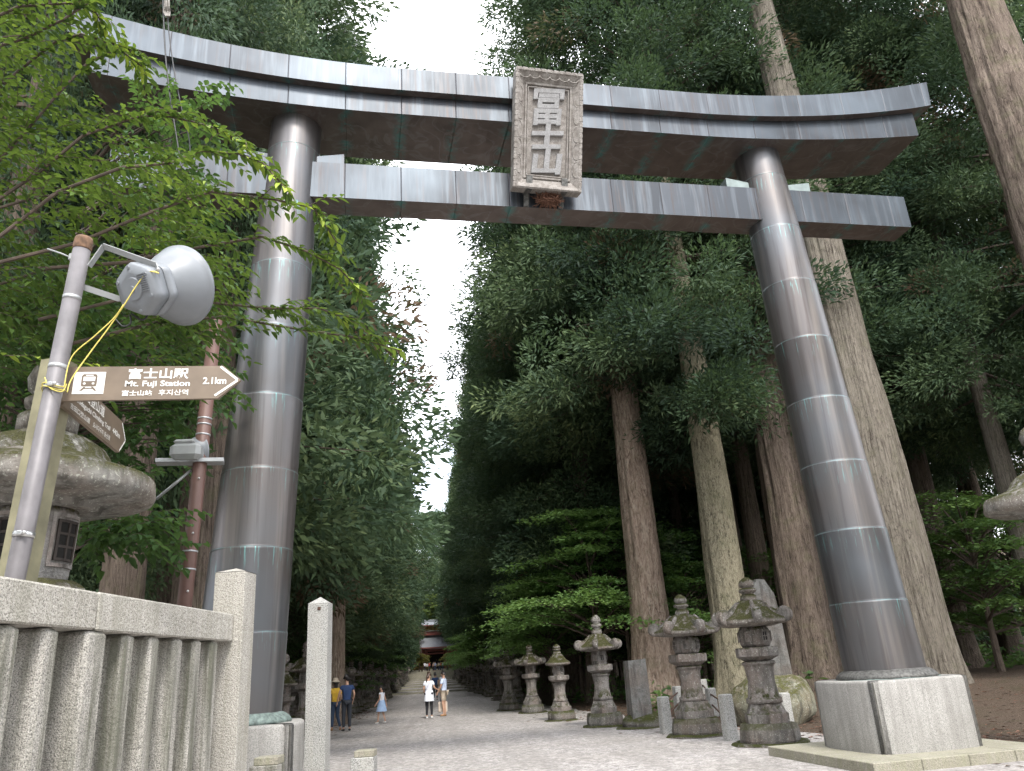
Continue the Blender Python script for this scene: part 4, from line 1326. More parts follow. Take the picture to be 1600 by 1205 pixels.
def trunk_mesh(r, H, mat, seed=0, lean=(0, 0), n=22, flare=.45, rough_=.07, curve=.15, ridge=0.0):
    g = random.Random(seed)
    zs = [-.4, 0, .25, .6, 1.2, 2, 3, 4.2, 5.5, 7, 9, 11, 13.5, 16, 19, 22, 25, 28, 31]
    if ridge: zs = sorted(zs + list(np.arange(.1, 24, .35)))
    zs = [z for z in zs + [35, 39] if z < H] + [H]
    vs = []; fs = []
    lob = g.uniform(0, 6)
    for z in zs:
        t_ = max(0, z) / H
        rr = r * ((1 - t_) ** .8 * .92 + .05) * (1 + flare * math.exp(-max(0, z) / .7))
        cx_ = lean[0] * z + curve * sin(z * .21 + lob) * t_; cy_ = lean[1] * z + curve * cos(z * .17 + lob) * t_
        for i in range(n):
            a = 2 * pi * i / n
            k = 1 + rough_ * mnoise.noise(Vector((cos(a) * 1.6 + seed, sin(a) * 1.6, z * .22))) * 1.6 + .05 * sin(5 * a + lob) * math.exp(-max(0, z) / 1.2) * 2 + .02 * sin(11 * a + lob * 2 + z * .3)
            if ridge: k += ridge * (mnoise.noise(Vector((cos(a) * 7 * r, sin(a) * 7 * r, z * .35 + seed))) + .6 * mnoise.noise(Vector((cos(a) * 17 * r, sin(a) * 17 * r, z * .8 + seed))))
            vs.append((cx_ + rr * k * cos(a), cy_ + rr * k * sin(a), z))
    for j in range(len(zs) - 1):
        for i in range(n): fs.append((j * n + i, j * n + (i + 1) % n, (j + 1) * n + (i + 1) % n, (j + 1) * n + i))
    me = bpy.data.meshes.new('trunk'); me.from_pydata(vs, [], fs)
    me.polygons.foreach_set('use_smooth', [True] * len(fs)); me.materials.append(M[mat]); me.update()
    return me

NEAR = [cedar_crown(11 + i, 34, 4.0, 6.4, 135, 5, 175, .25, .038, droop=.34, rmax=1.02) for i in range(3)]   # avenue rows, low crowns
MID = [cedar_crown(21 + i, 36, 6.0, 6.2, 125, 5, 175, .25, .038, rmax=1.02) for i in range(2)]
HIGH = [cedar_crown(31 + i, 38, 10.0, 6.0, 105, 5, 185, .25, .036, up=-.02) for i in range(2)]  # bare lower trunk
TOP = [cedar_crown(51 + i, 36, 12.5, 5.6, 85, 5, 165, .25, .036, up=.12) for i in range(2)]   # airy high crowns
CAP = [cedar_crown(81, 44, 29.0, 4.6, 55, 4, 170, .25, .036, up=.1)]
FAR = [cedar_crown(71 + i, 34, 3.0 + 3 * i, 6.3, 125, 4, 85, .38, .075, limbs=False, rmin=.6, rmax=1.0) for i in range(3)]
TR = {k: [trunk_mesh(1.0, 26, k, s, flare=.35) for s in (1, 2)] for k in ('bark_dark', 'bark_grey', 'bark_red')}
def cedar(label, x, Y, r, crown, group=None, own=None, rz=None, sc=1.0, csc=None, bark_='bark_dark', z=None, name='cedar_tree'):
    o = thing(name, label, 'tree', (x, Y, (gz(x, Y) if z is None else z) - .05), random.uniform(0, 6.28) if rz is None else rz, group)
    if own is not None: t_ = obj('trunk', own, o)
    else:
        t_ = obj('trunk', random.choice(TR[bark_]), o); t_.scale = (r, r, sc)
    c = obj('crown', crown[0], o)
    cs = csc or (sc, sc, sc); c.scale = cs
    if crown[1] is not None:
        l = obj('limbs', crown[1], o); l.scale = cs
    return o

# trees with trunks one can tell apart, right of the avenue
def base_at(px, py, Y):
    P = atY(px, py, Y); return P[0]
x1 = base_at(1030, 1100, 29.5); tT1 = trunk_mesh(.80, 27, 'bark_red', 4, n=96, ridge=.05, flare=.35)
cedar('brown-barked cedar with patchy trunk just behind the squared stone marker', x1, 29.5, .8, HIGH[0], own=tT1, rz=0.4, csc=(1.1, 1.1, 1.15))
x2 = base_at(1158, 1080, 26.5); tT2 = trunk_mesh(.72, 27, 'bark_pale', 9, n=96, ridge=.05, flare=.3)
cedar('pale cracked-bark cedar rising behind the two largest mossy lanterns', x2, 26.5, .7, HIGH[1], own=tT2, rz=2.0)
x3 = base_at(1277, 1060, 27.5); tT3 = trunk_mesh(.95, 30, 'bark_dark', 12, n=96, ridge=.05, flare=.35)
cedar('dark-barked cedar between the stone slab monument and the right copper pillar', x3, 27.5, .9, TOP[0], own=tT3, rz=1.0)
x4 = base_at(1447, 1050, 24.0)
xt = base_at(1252, 270, 24.0); zt_ = atY(1252, 270, 24.0)[2]
tT4 = trunk_mesh(1.06, 43, 'bark_grey', 17, lean=((xt - x4) / zt_, 0), n=140, ridge=.045, flare=.12, curve=.0)
cedar('giant grey-barked cedar leaning close behind the right copper pillar', x4, 24.0, 1.0, CAP[0], own=tT4, rz=0)
x5 = base_at(1592, 150, 19.5) 
tT5 = trunk_mesh(1.38, 43, 'bark_dark', 23, n=110, ridge=.045, flare=.3)
cedar('huge dark cedar trunk rising through the top right corner', x5 - .35, 19.5, .8, CAP[0], own=tT5, rz=4.0)
G_R = 'cedars deeper in the wood on the right'
for i_, (px, py, Y, r, bk) in enumerate([(1500, 1030, 33, .42, 'bark_dark'), (1452, 1010, 39, .40, 'bark_dark'), (1580, 1000, 37, .5, 'bark_dark'), (1390, 1040, 44, .5, 'bark_red'), (1090, 1060, 44, .45, 'bark_dark'),
                                (1215, 1050, 48, .5, 'bark_dark'), (1640, 1000, 27, .5, 'bark_grey'), (1340, 1040, 34, .5, 'bark_dark'), (1700, 1000, 42, .5, 'bark_dark'), (1545, 1000, 52, .5, 'bark_dark')]):
    cedar('slim dark cedar in the shaded wood right of the giant grey trunk' if px > 1400 else 'dark cedar standing back in the wood between the lantern row and right pillar', base_at(px, py, Y), Y, r, TOP[i_ % 2] if i_ % 3 else HIGH[i_ % 2], G_R, bark_=bk, sc=random.uniform(.8, 1.0))
for x_, Y_, lab_ in ((13.8, 32.5, 'dark cedar between the stone slab monument and the giant grey trunk, set back'), (17.5, 29, 'shadowy cedar crown filling the space beyond the gate beam end'), (23.0, 24.5, 'dark cedar beyond the right edge lantern')):
    cedar(lab_, x_, Y_, .5, TOP[int(Y_) % 2])
# the right-hand row along the avenue
GRR, GRL = 'cedars of the right-hand avenue row', 'cedars of the left-hand avenue row'
Y = 36.0; i = 0
while Y < 190:
    near = Y < 75
    cr_ = MID[i % 2] if near else FAR[1 + i % 2]
    lab = 'dense cedar in the right-hand row lining the avenue' if i else 'first dense cedar of the right-hand row, past the brown-barked one'
    s = random.uniform(.88, 1.08); wd = random.uniform(.9, 1.05) * float(np.interp(Y, [36, 50, 75, 190], [1.1, 1.0, .87, .86]))
    cedar(lab, (7.4 if Y < 60 else 7.0) + random.uniform(-.3, .4), Y, random.uniform(.45, .7), cr_, GRR, sc=s, csc=(wd, wd, s))
    Y += 6.2 + random.uniform(-.6, .8); i += 1
Y = 22.5; i = 0
while Y < 190:
    near = Y < 75
    cr_ = NEAR[i % 3] if near else FAR[i % 3]
    lab = 'dense cedar in the left-hand row lining the avenue' if i else 'nearest dense cedar on the left, rising right behind the left copper pillar'
    s = random.uniform(.95, 1.12) * float(np.interp(Y, [22, 34, 50], [1.42, 1.25, 1.05])); wd = random.uniform(.94, 1.05) * float(np.interp(Y, [22, 36, 75, 190], [1.26, 1.15, .98, .92]))
    cedar(lab, -7.15 + random.uniform(-.45, .25), Y, random.uniform(.5, .75), cr_, GRL, sc=s, csc=(wd, wd, s))
    Y += 6.0 + random.uniform(-.6, .8); i += 1
for x_, Y_, s_ in ((-6.5, 206, 1.05), (-1.5, 216, 1.2), (3.5, 222, 1.25), (8.5, 208, 1.1), (1.0, 232, 1.3)):
    cedar('tall cedar closing the avenue far behind the red shrine', x_, Y_, .5, FAR[int(Y_) % 3], 'cedars behind the shrine', sc=s_)
# second and third rows
i = 0
for xr_, y0, y1, st in ((14.5, 38, 190, 9.5), (21, 32, 190, 11), (30, 26, 180, 12), (42, 28, 150, 16), (-14.5, 26, 190, 11), (-22, 22, 180, 14), (-32, 20, 150, 16)):
    Y = y0
    while Y < y1:
        lab = 'dark background cedar of the wood behind the %s row' % ('right-hand' if xr_ > 0 else 'left-hand')
        cedar(lab, xr_ + random.uniform(-2, 2), Y, random.uniform(.35, .6), FAR[i % 3] if (xr_ < 0 or i % 2) else TOP[i % 2], 'background cedars of the %s wood' % ('right' if xr_ > 0 else 'left'), sc=random.uniform(.85, 1.1))
        Y += st + random.uniform(-2, 2); i += 1
# dark trees behind the fence on the left
for px, py, Y, r, lab, cr_ in ((312, 930, 17.5, .62, 'dark fissured cedar trunk right behind the brown steel pole', TOP[0]), (190, 920, 15.0, .42, 'mossy cedar trunk behind the round lantern on the left', TOP[1]),
                               (245, 920, 22, .45, 'slim dark cedar trunk between the mossy trunk and the brown pole', HIGH[0]), (60, 900, 19, .5, 'dark cedar hidden behind the leafy tree and signpost', NEAR[0]), (-60, 900, 15, .5, 'shaded cedar at the far left behind the leafy tree', HIGH[1])):
    cedar(lab, base_at(px, py, Y), Y, r, cr_, bark_='bark_dark', csc=(.5, .5, 1.0) if Y < 20 else None)
xs_ = base_at(532, 1040, 33)
cedar('short bare trunk section seen beside the granite post under dark foliage', xs_ - .2, 33, .42, HIGH[1], bark_='bark_red', csc=(.34, .34, .9))

# layered maples under the cedars
def maple_crown(seed, R, H, zb, layers, nl, leaf, mat):
    g = np.random.default_rng(seed)
    P = []; T = []; Nn = []
    lb = MB()
    for k in range(layers):
        t_ = g.random()
        az = k * 2.4 + g.normal() * .3
        rr = R * (1 - .55 * t_) * g.uniform(.45, .85)
        z = zb + (H - zb) * t_
        c = np.array([cos(az) * rr, sin(az) * rr, z])
        ax = g.uniform(.9, 1.7) * R * .36; ay = ax * g.uniform(.55, .8)
        lb.tube([(0, 0, z * .75), (c[0] * .5, c[1] * .5, z * .92), tuple(c)], [.05, .03, .012], 5, cap=False)
        u_ = np.sqrt(g.random(nl)); th = g.random(nl) * 2 * pi
        lob = 1 + .25 * np.sin(th * 5 + g.uniform(0, 6))
        a = u_ * ax * lob * np.cos(th); b_ = u_ * ay * lob * np.sin(th)
        x = c[0] + a * cos(az) - b_ * sin(az); y = c[1] + a * sin(az) + b_ * cos(az)
        zz = z + g.normal(size=nl) * .06 - .25 * (u_ ** 2) * ax * .6 - .08 * a
        P.append(np.stack([x, y, zz], 1)); tn = g.random() * .5
        T.append(np.clip(tn + g.random(nl) * .5, 0, 1))
    P = np.concatenate(P); T = np.concatenate(T); n = len(P)
    nrm = norm(np.stack([g.normal(size=n) * .35, g.normal(size=n) * .35, np.ones(n)], 1))
    th = g.random(n) * 2 * pi
    d = np.stack([np.cos(th), np.sin(th), np.zeros(n)], 1); d = norm(d - nrm * (d * nrm).sum(1, keepdims=True)); s = np.cross(nrm, d)
    L = (leaf * g.uniform(.6, 1.2, n))[:, None]
    v = np.stack([P - d * L * .5, P + s * L * .42 + d * L * .05, P + d * L * .6, P - s * L * .42 + d * L * .05], 1).reshape(-1, 3)
    cm = fast_mesh('crown', v, np.arange(n * 4).reshape(n, 4), T, M[mat])
    lm = bpy.data.meshes.new('limbs'); lm.from_pydata(lb.v, [], lb.f); lm.materials.append(M['twig_brown']); lm.update()
    return cm, lm
MAP = [maple_crown(3 + i, 3.3, 6.6, 2.6, 40, 470, .13, 'maple_leaves') for i in range(2)]
MAPD = [maple_crown(13, 3.2, 5.5, 1.2, 32, 300, .14, 'shade_leaves')]
MAPF = [maple_crown(23 + i, 4.5, 11, 1.5, 46, 160, .34, 'far_leaves') for i in range(2)]
mt = trunk_mesh(.11, 5, 'bark_dark', 41, flare=.2)
def maple(label, x, Y, sc, mesh, group=None, z=None, name='maple_tree'):
    o = thing(name, label, 'tree', (x, Y, gz(x, Y) if z is None else z), random.uniform(0, 6), group)
    t_ = obj('trunk', mt, o); t_.scale = (sc, sc, sc)
    c = obj('crown', mesh[0], o); c.scale = (sc, sc, sc)
    l = obj('limbs', mesh[1], o); l.scale = (sc, sc, sc)
    return o
maple('light green layered maple behind the pagoda-finial lantern', 6.6, 32.5, 1.15, MAP[0])
maple('bright layered maple overhanging the lantern row beside the far avenue', 6.0, 41, 1.0, MAP[1])
maple('fresh layered maple nearest the avenue beyond the drum-capped lantern', 5.3, 36, .85, MAP[1])
maple('fresh layered maple beside the brown-barked cedar trunk', 8.2, 33.5, 1.1, MAP[1])
maple('low maple spreading between the lantern row and the brown-barked cedar', 6.9, 38, .95, MAP[0])
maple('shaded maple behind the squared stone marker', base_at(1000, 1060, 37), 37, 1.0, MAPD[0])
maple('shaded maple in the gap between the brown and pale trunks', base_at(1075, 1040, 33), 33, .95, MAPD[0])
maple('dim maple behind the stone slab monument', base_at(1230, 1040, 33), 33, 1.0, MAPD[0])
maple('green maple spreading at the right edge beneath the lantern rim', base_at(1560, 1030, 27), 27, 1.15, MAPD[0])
maple('dark shrubby maple at the foot of the slim cedars on the right', base_at(1480, 1020, 31), 31, 1.0, MAPD[0])
maple('dim maple far back between the giant grey trunk and right edge', base_at(1620, 1020, 34), 34, 1.2, MAPD[0])
for k, (x_, Y_) in enumerate(((9.4, 37), (11.2, 33.5), (12.8, 37.5), (9.0, 43), (10.8, 47), (8.6, 52), (14.5, 41), (12.0, 52))):
    maple('small shaded maple deep behind the right-hand lanterns', x_, Y_, .85 + .08 * (k % 4), MAPD[0] if k % 2 else MAP[k // 2 % 2], 'small maples deep behind the lanterns')
for k, (px, Y) in enumerate(((735, 62), (725, 78), (745, 70), (715, 100))):
    maple('small far maple above the distant right-hand lanterns', base_at(px, 1050, Y) + 1.2, Y, .85, MAP[k % 2], 'far maples over the right-hand lanterns')
for k, (px, Y, s) in enumerate(((600, 45, .8), (628, 70, .9), (560, 36, .6))):
    maple('shaded broadleaf shrub under the left-hand cedars', base_at(px, 1050, Y) - 2.5, Y, s, MAPD[0], 'shrubs under the left-hand cedars')
for k, (x, Y, s) in enumerate(((1.5, 208, 1.7), (5.5, 203, 1.5), (-4.5, 205, 1.6), (-10, 212, 1.8), (10, 214, 1.8), (2.5, 226, 2.2))):
    maple('sunlit yellow-green tree closing the far end behind the shrine', x, Y, s, MAPF[k % 2], 'trees behind the shrine', z=2.2, name='broadleaf_tree')

# far-off wood, plus unseen foliage masses added to cut skylight on the plaza
def far_wood_and_blockers():
    g = np.random.default_rng(99)
    n = 26000
    side = np.where(g.random(n) < .62, 1, -1)
    Y = g.uniform(8, 235, n); x = side * (50 + np.abs(g.normal(size=n)) * 5 + 2 * np.sin(Y * .3))
    z = g.random(n) * (7 + 3 * np.sin(Y * .21) + 3 * np.sin(Y * .57 + 1))
    m = 6000
    x2 = g.uniform(-50, 50, m); Y2 = 236 + np.abs(g.normal(size=m)) * 3; z2 = g.random(m) * 16 + 1
    q = 12000
    x3 = g.uniform(-60, 60, q); Y3 = -26 - np.abs(g.normal(size=q)) * 4 - .004 * x3 ** 2; z3 = g.random(q) * (22 + 4 * np.sin(x3 * .2))  # added out of view behind the camera, dims skylight and copper reflections
    sd = np.where(g.random(q) < .5, 24.0, -17.0); x4 = sd + np.sign(sd) * np.abs(g.normal(size=q)) * 3; Y4 = g.uniform(-30, 9, q); z4 = g.random(q) * 27  # added out of view on both sides of the plaza, blocks side skylight
    p = np.stack([np.concatenate([x, x2, x3, x4]), np.concatenate([Y, Y2, Y3, Y4]), np.concatenate([z, z2, z3, z4])], 1)
    v, f = blades(p, norm(g.normal(size=p.shape) + [0, 0, -.3]), g.uniform(.8, 1.8, len(p)), g.uniform(.15, .4, len(p)), g)
    o = obj('far_wood_and_blockers', fast_mesh('far_wood_and_blockers', v, f, np.clip(g.random(len(p)) * .8, 0, .9), M['sugi_needles']))
    tag(o, 'dark distant wood closing the view behind the cedars, plus added unseen foliage blocking skylight round the camera', 'wood', kind='stuff')
far_wood_and_blockers()
# ferns and seedlings on the forest floor
def undergrowth():
    g = np.random.default_rng(5)
    P = []
    while len(P) < 750:
        x = g.uniform(6.5, 40) if g.random() < .72 else g.uniform(-30, -6.5)
        Y = g.uniform(24, 90)
        P.append((x, Y, gz(x, Y)))
    P = np.array(P)
    q = 26
    p = np.repeat(P, q, 0) + g.normal(size=(len(P) * q, 3)) * [.35, .35, .0]
    p[:, 2] += np.abs(g.normal(size=len(p))) * .28
    d = norm(np.stack([g.normal(size=len(p)), g.normal(size=len(p)), np.abs(g.normal(size=len(p))) * .5], 1))
    v, f = blades(p, d, g.uniform(.15, .4, len(p)), g.uniform(.03, .08, len(p)), g)
    o = obj('undergrowth', fast_mesh('undergrowth', v, f, g.random(len(p)), M['shade_leaves']))
    tag(o, 'low ferns and seedlings over the dim forest floor', 'undergrowth', kind='stuff')
undergrowth()

# ------------------------------------------------------------------ foreground broadleaf tree (upper left)
class Leaves:
    def __init__(s): s.v = []; s.f = []; s.t = []
    def leaf(s, p, d, nrm, L, W, tone, droop=.25):
        side = d.cross(nrm).normalized()
        dn = Vector((0, 0, -1)) * L * droop
        f_ = nrm * W * .35
        n = len(s.v)
        s.v += [p, p + d * L * .32 + side * W * .5 + f_ * .6 + dn * .1, p + d * L * .66 + side * W * .42 + f_ * .6 + dn * .5, p + d * L + dn, p + d * L * .66 - side * W * .42 + f_ * .6 + dn * .5, p + d * L * .32 - side * W * .5 + f_ * .6 + dn * .1]
        s.f += [(n, n + 1, n + 2, n + 3), (n, n + 3, n + 4, n + 5)]
        s.t += [tone, tone]
    def twig(s, pts, spacing, L, W, tone, lb=None, r=.004, wob=.12, tipyellow=0.0):
        P = [Vector(p) for p in pts]
        seg = [(P[i + 1] - P[i]).length for i in range(len(P) - 1)]; tot = sum(seg)
        k = int(tot / spacing)
        sd = 1
        for j in range(k + 1):
            u_ = j / max(1, k) * tot * .999
            i = 0
            while u_ > seg[i] and i < len(seg) - 1: u_ -= seg[i]; i += 1
            p = P[i].lerp(P[i + 1], u_ / max(seg[i], 1e-6)); d = (P[i + 1] - P[i]).normalized()
            up = Vector((random.gauss(0, .25), random.gauss(0, .25), 1)).normalized()
            side = d.cross(up).normalized()
            a = random.uniform(.6, 1.15) * sd
            ld = (d * cos(a) + side * sin(a) + Vector((0, 0, random.uniform(-.35, .1)))).normalized()
            nn_ = (up - ld * up.dot(ld)).normalized()
            tt = min(1, max(0, tone + random.gauss(0, wob) + tipyellow * (j / max(1, k)) ** 1.5))
            s.leaf(p, ld, nn_, L * random.uniform(.65, 1.15), W * random.uniform(.75, 1.15), tt)
            sd = -sd
        if lb is not None:
            lb.tube(P, [r * (1 - .7 * i / (len(P) - 1)) for i in range(len(P))], 5, cap=False)
    def mesh(s, name, mat, parent):
        return obj(name, fast_mesh(name, np.array([tuple(v) for v in s.v]), np.array(s.f), np.array(s.t), mat), parent)
def leafy_tree():
    root = atY(-330, 900, 6.6)
    o = thing('broadleaf_tree', 'foreground leafy tree with bright drooping twigs reaching over the left pillar', 'tree', (root[0], root[1], 0))
    O = Vector((root[0], root[1], 0))
    lv = Leaves(); lb = MB()
    W = lambda px, py, Y: Vector(atY(px, py, Y)) - O
    lb.tube([(0, 0, -.1), (.05, .02, 1.2), (.1, .0, 2.4), W(-300, 330, 6.6), W(-290, 60, 6.6), W(-300, -300, 6.8)], [.2, .16, .14, .12, .09, .05], 12)
    boughs = [
        ([(-290, 420), (-80, 330), (10, 240), (88, 150), (140, 95), (186, 76), (222, 104)], 6.3, .6),
        ([(-290, 330), (-60, 190), (30, 110), (88, 64), (127, 53), (200, 75), (226, 118)], 6.5, .7),
        ([(-290, 200), (-80, 60), (30, 10), (110, 5), (150, 20), (165, 45)], 6.1, .75),
        ([(-290, 480), (-60, 350), (60, 270), (130, 212), (212, 183), (252, 180), (305, 191), (358, 207), (386, 226)], 6.2, .62),
        ([(-290, 520), (-40, 400), (90, 300), (190, 262), (265, 255), (313, 236), (371, 240), (411, 255), (447, 296)], 5.9, .62),
        ([(-40, 420), (120, 380), (240, 330), (330, 300), (430, 312), (490, 325), (527, 380)], 6.3, .55),
        ([(60, 420), (200, 410), (320, 385), (410, 370), (480, 393), (530, 420), (561, 452)], 6.6, .5),
        ([(60, 500), (180, 470), (300, 470), (420, 482), (500, 482), (545, 500)], 6.9, .42),
        ([(100, 540), (240, 505), (350, 495), (470, 515), (560, 528), (625, 548)], 7.2, .42),
        ([(-290, 300), (-100, 100), (40, 60), (100, 30), (130, 10), (160, -10)], 5.8, .5),
    ]
    for pts, Y, tone in boughs:
        P = [W(px, py, Y + .12 * math.sin(i * 1.3)) for i, (px, py) in enumerate(pts)]
        lb.tube(P, [.014 * (1 - i / len(P)) + .004 for i in range(len(P))], 6, cap=False)
        m = len(P)
        lv.twig(P[m // 2 - 1:], .036, .115, .046, tone - .12, None, tipyellow=.55)  # yellowing towards the tip is painted sunlight
        # side twigs
        for i in range(1, m - 1):
            for k in range(3 if i < m - 2 else 4):
                u_ = random.random(); p = P[i].lerp(P[i + 1], u_); d = (P[i + 1] - P[i]).normalized()
                sd = random.choice((-1, 1)); side = d.cross(Vector((0, 0, 1))).normalized()
                t_ = i / m
                ln = random.uniform(.2, .5) * (1.15 - .6 * t_)
                q = p + (d * .75 + side * sd * random.uniform(.2, .9) + Vector((0, 0, random.uniform(-.35, .12)))).normalized() * ln
                mid = p.lerp(q, .5) + Vector((0, 0, .04))
                lv.twig([p, mid, q], .04, .105, .044, tone - .25 + random.gauss(0, .08), lb, .004, tipyellow=.22)
    def inside(px, py):
        lim = float(np.interp(py, [-40, 60, 110, 180, 240, 300, 360, 430, 520, 580], [60, 62, 75, 145, 235, 330, 360, 345, 370, 300]))
        return px < lim - random.random() ** 2 * 60
    cnt = 0
    while cnt < 620:
        px, py = random.uniform(-260, 420), random.uniform(-40, 575)
        if not inside(px, py): continue
        Y = random.uniform(5.9, 8.4) if px < 250 else random.uniform(6.3, 8.6)
        if Y < 6.3 and py > 330 : Y += 1.6
        if py > 360 and px > 40 and Y < 6.6: Y += 1.0
        p = W(px, py, Y)
        d = Vector((random.uniform(.3, 1), random.gauss(0, .6), random.uniform(-.5, .15))).normalized()
        ln = random.uniform(.3, .7)
        q = p + d * ln; mid = p.lerp(q, .5) + Vector((0, 0, .06))
        lv.twig([p, mid, q], .042, .11, .046, .30 + random.gauss(0, .17), lb, .0035, tipyellow=.08)
        cnt += 1
    for k in range(5):
        px, py = random.uniform(-200, 100), random.uniform(60, 480); Y = random.uniform(6.3, 7.6)
        a = W(px, py, Y); lb.tube([a, a + Vector((.35, .1, .22)), a + Vector((.8, .15, .35))], [.016, .012, .006], 6, cap=False)
    m = bpy.data.meshes.new('branches'); m.from_pydata(lb.v, [], lb.f); m.materials.append(M['twig_brown']); m.update()
    obj('trunk', m, o)
    lv.mesh('crown', M['lit_tip_leaves'], o)
leafy_tree()
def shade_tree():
    root = atY(40, 900, 10.5)
    o = thing('broadleaf_tree', 'darker leafy maple behind the signs and the round lantern', 'tree', (root[0], root[1], 0))
    O = Vector((root[0], root[1], 0)); W = lambda px, py, Y: Vector(atY(px, py, Y)) - O
    lv = Leaves(); lb = MB()
    lb.tube([(0, 0, -.1), (.02, 0, 1.5), (.1, .1, 3.0), (.0, .0, 5)], [.12, .1, .08, .04], 10)
    regs = [((-60, 260, 440, 560), 230, (8.2, 10.5)), ((150, 275, 590, 760), 130, (10.2, 12)), ((140, 255, 800, 860), 70, (8.6, 9.6)), ((-80, 120, 560, 700), 120, (9.5, 11)), ((240, 350, 470, 640), 90, (10.2, 10.8)), ((200, 330, 120, 420), 130, (8.9, 10.2))]
    for (xa, xb, ya, yb), n, (Ya, Yb) in regs:
        for k in range(n):
            p = W(random.uniform(xa, xb), random.uniform(ya, yb), random.uniform(Ya, Yb))
            d = Vector((random.uniform(-.4, 1), random.gauss(0, .5), random.uniform(-.4, .1))).normalized()
            q = p + d * random.uniform(.3, .6); mid = p.lerp(q, .5) + Vector((0, 0, .05))
            lv.twig([p, mid, q], .05, .12, .075, .3 + random.gauss(0, .16), lb, .004)
            if k % 9 == 0: lb.tube([Vector((0, 0, p.z - .4)), p.lerp(Vector((0, 0, p.z)), .5) + Vector((0, 0, -.05)), p], [.03, .016, .005], 5, cap=False)
    m = bpy.data.meshes.new('branches'); m.from_pydata(lb.v, [], lb.f); m.materials.append(M['twig_brown']); m.update()
    obj('trunk', m, o)
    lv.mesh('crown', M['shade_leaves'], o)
shade_tree()

# ------------------------------------------------------------------ shrine building at the far end
plain('vermilion', (.22, .065, .05), .5, 0, .15, 3)
plain('shrine_roof', (.27, .285, .31), .5, .2, .1, 4)
plain('gold_leaf', (.62, .44, .13), .45, .2, .3, 6)
plain('white_plaster', (.75, .73, .69), .7, 0, .08, 4)
def shrine():
    Y = 178; z = zpath(Y)
    xc = atY(680, 1010, Y)[0]
    o = thing('shrine_gate', 'red shrine building with a broad grey roof at the far end of the avenue', 'shrine', (xc, Y, z))
    b = MB(); b.box((0, 0, .25), (11, 6, .5), bev=.05); b.build('platform', M['slab_stone'], o)
    for sx in (-4.4, -1.9, 1.9, 4.4):
        for sy in (-2, 2):
            b = MB(); b.lathe([(.24, .5), (.24, 4.6)], 16, c=(sx, sy, 0)); b.build('column', M['vermilion'], o)
    b = MB(); b.box((0, -2.05, 4.25), (10.2, .35, .5)); b.box((0, 2.05, 4.25), (10.2, .35, .5)); b.box((0, -2.06, 3.6), (9.4, .2, .28)); b.build('beam', M['vermilion'], o)
    b = MB(); b.box((-3.15, .3, 2.3), (2.2, .2, 3.4)); b.box((3.15, .3, 2.3), (2.2, .2, 3.4)); b.build('wall', M['vermilion'], o)
    b = MB(); b.box((0, 1.8, 2.3), (9, .15, 3.6)); b.build('doorway_dark_sheet', M['opening_shade'], o)
    def roof(name, hw, hd, z0, z1, rw, th=.22):
        b = MB(); vs = []; fs = []
        n = 16; m = 8
        for j in range(m + 1):
            t_ = j / m
            for i in range(n + 1):
                u_ = -1 + 2 * i / n
                x = u_ * (hw + (rw - hw) * t_); y = -hd * (1 - t_)
                zz = z0 + (z1 - z0) * (t_ ** 1.25) + .45 * abs(u_) ** 4 * (1 - t_) ** 2
                vs.append((x, y, zz))
        N = n + 1
        for j in range(m):
            for i in range(n): fs.append((j * N + i, j * N + i + 1, (j + 1) * N + i + 1, (j + 1) * N + i))
        k = len(vs)
        vs2 = vs + [(x, -y, zz) for x, y, zz in vs]
        fs2 = fs + [tuple(reversed([k + q for q in f])) for f in fs]
        b.add(vs2, fs2, 0, True)
        b.add([(x, y, zz - th) for x, y, zz in vs2], [tuple(reversed(f)) for f in fs2], 1, True)
        # eave board
        for i in range(n):
            a, c = vs[i], vs[i + 1]
            for s_ in (1, -1): b.add([(a[0], s_ * a[1], a[2]), (c[0], s_ * c[1], c[2]), (c[0], s_ * c[1], c[2] - th), (a[0], s_ * a[1], a[2] - th)], [(0, 1, 2, 3)], 1)
        b.box((0, 0, z1 + .12), (2 * rw + .4, .6, .45), bev=.05)
        return b.build(name, [M['shrine_roof'], M['vermilion']], o)
    roof('roof', 6.2, 4.0, 4.85, 7.3, 4.6)
    b = MB(); b.box((0, .6, 7.75), (8.0, 3.4, .75)); b.build('upper_band', M['vermilion'], o)
    b = MB(); b.box((0, .6, 8.75), (6.6, 2.6, 1.25)); 
    for i in range(9): b.box((-3.2 + .8 * i, -.72, 8.75), (.14, .1, 1.2), mi=1)
    b.build('upper_wall', [M['gold_leaf'], M['vermilion']], o)
    b = MB(); b.box((0, -1.2, 8.22), (8.0, .12, .14)); b.build('balcony_rail', M['white_plaster'], o)
    q = roof('upper_roof', 5.6, 3.0, 9.4, 10.3, 3.9); q.location = (0, .6, 0)
shrine()
foliage('yellow_leaves', [(0, (.09, .11, .03)), (.5, (.19, .18, .05)), (1, (.30, .26, .08))], .35, (.25, .22, .05))
BUSH = maple_crown(61, 1.6, 2.6, .5, 22, 110, .22, 'yellow_leaves')
for px, Y in ((659, 166), (699, 165), (655, 158)):
    maple('yellow leafed shrub beside the steps in front of the red shrine', atY(px, 1030, Y)[0], Y, 1.25, BUSH, 'yellow shrubs by the shrine', name='shrub')

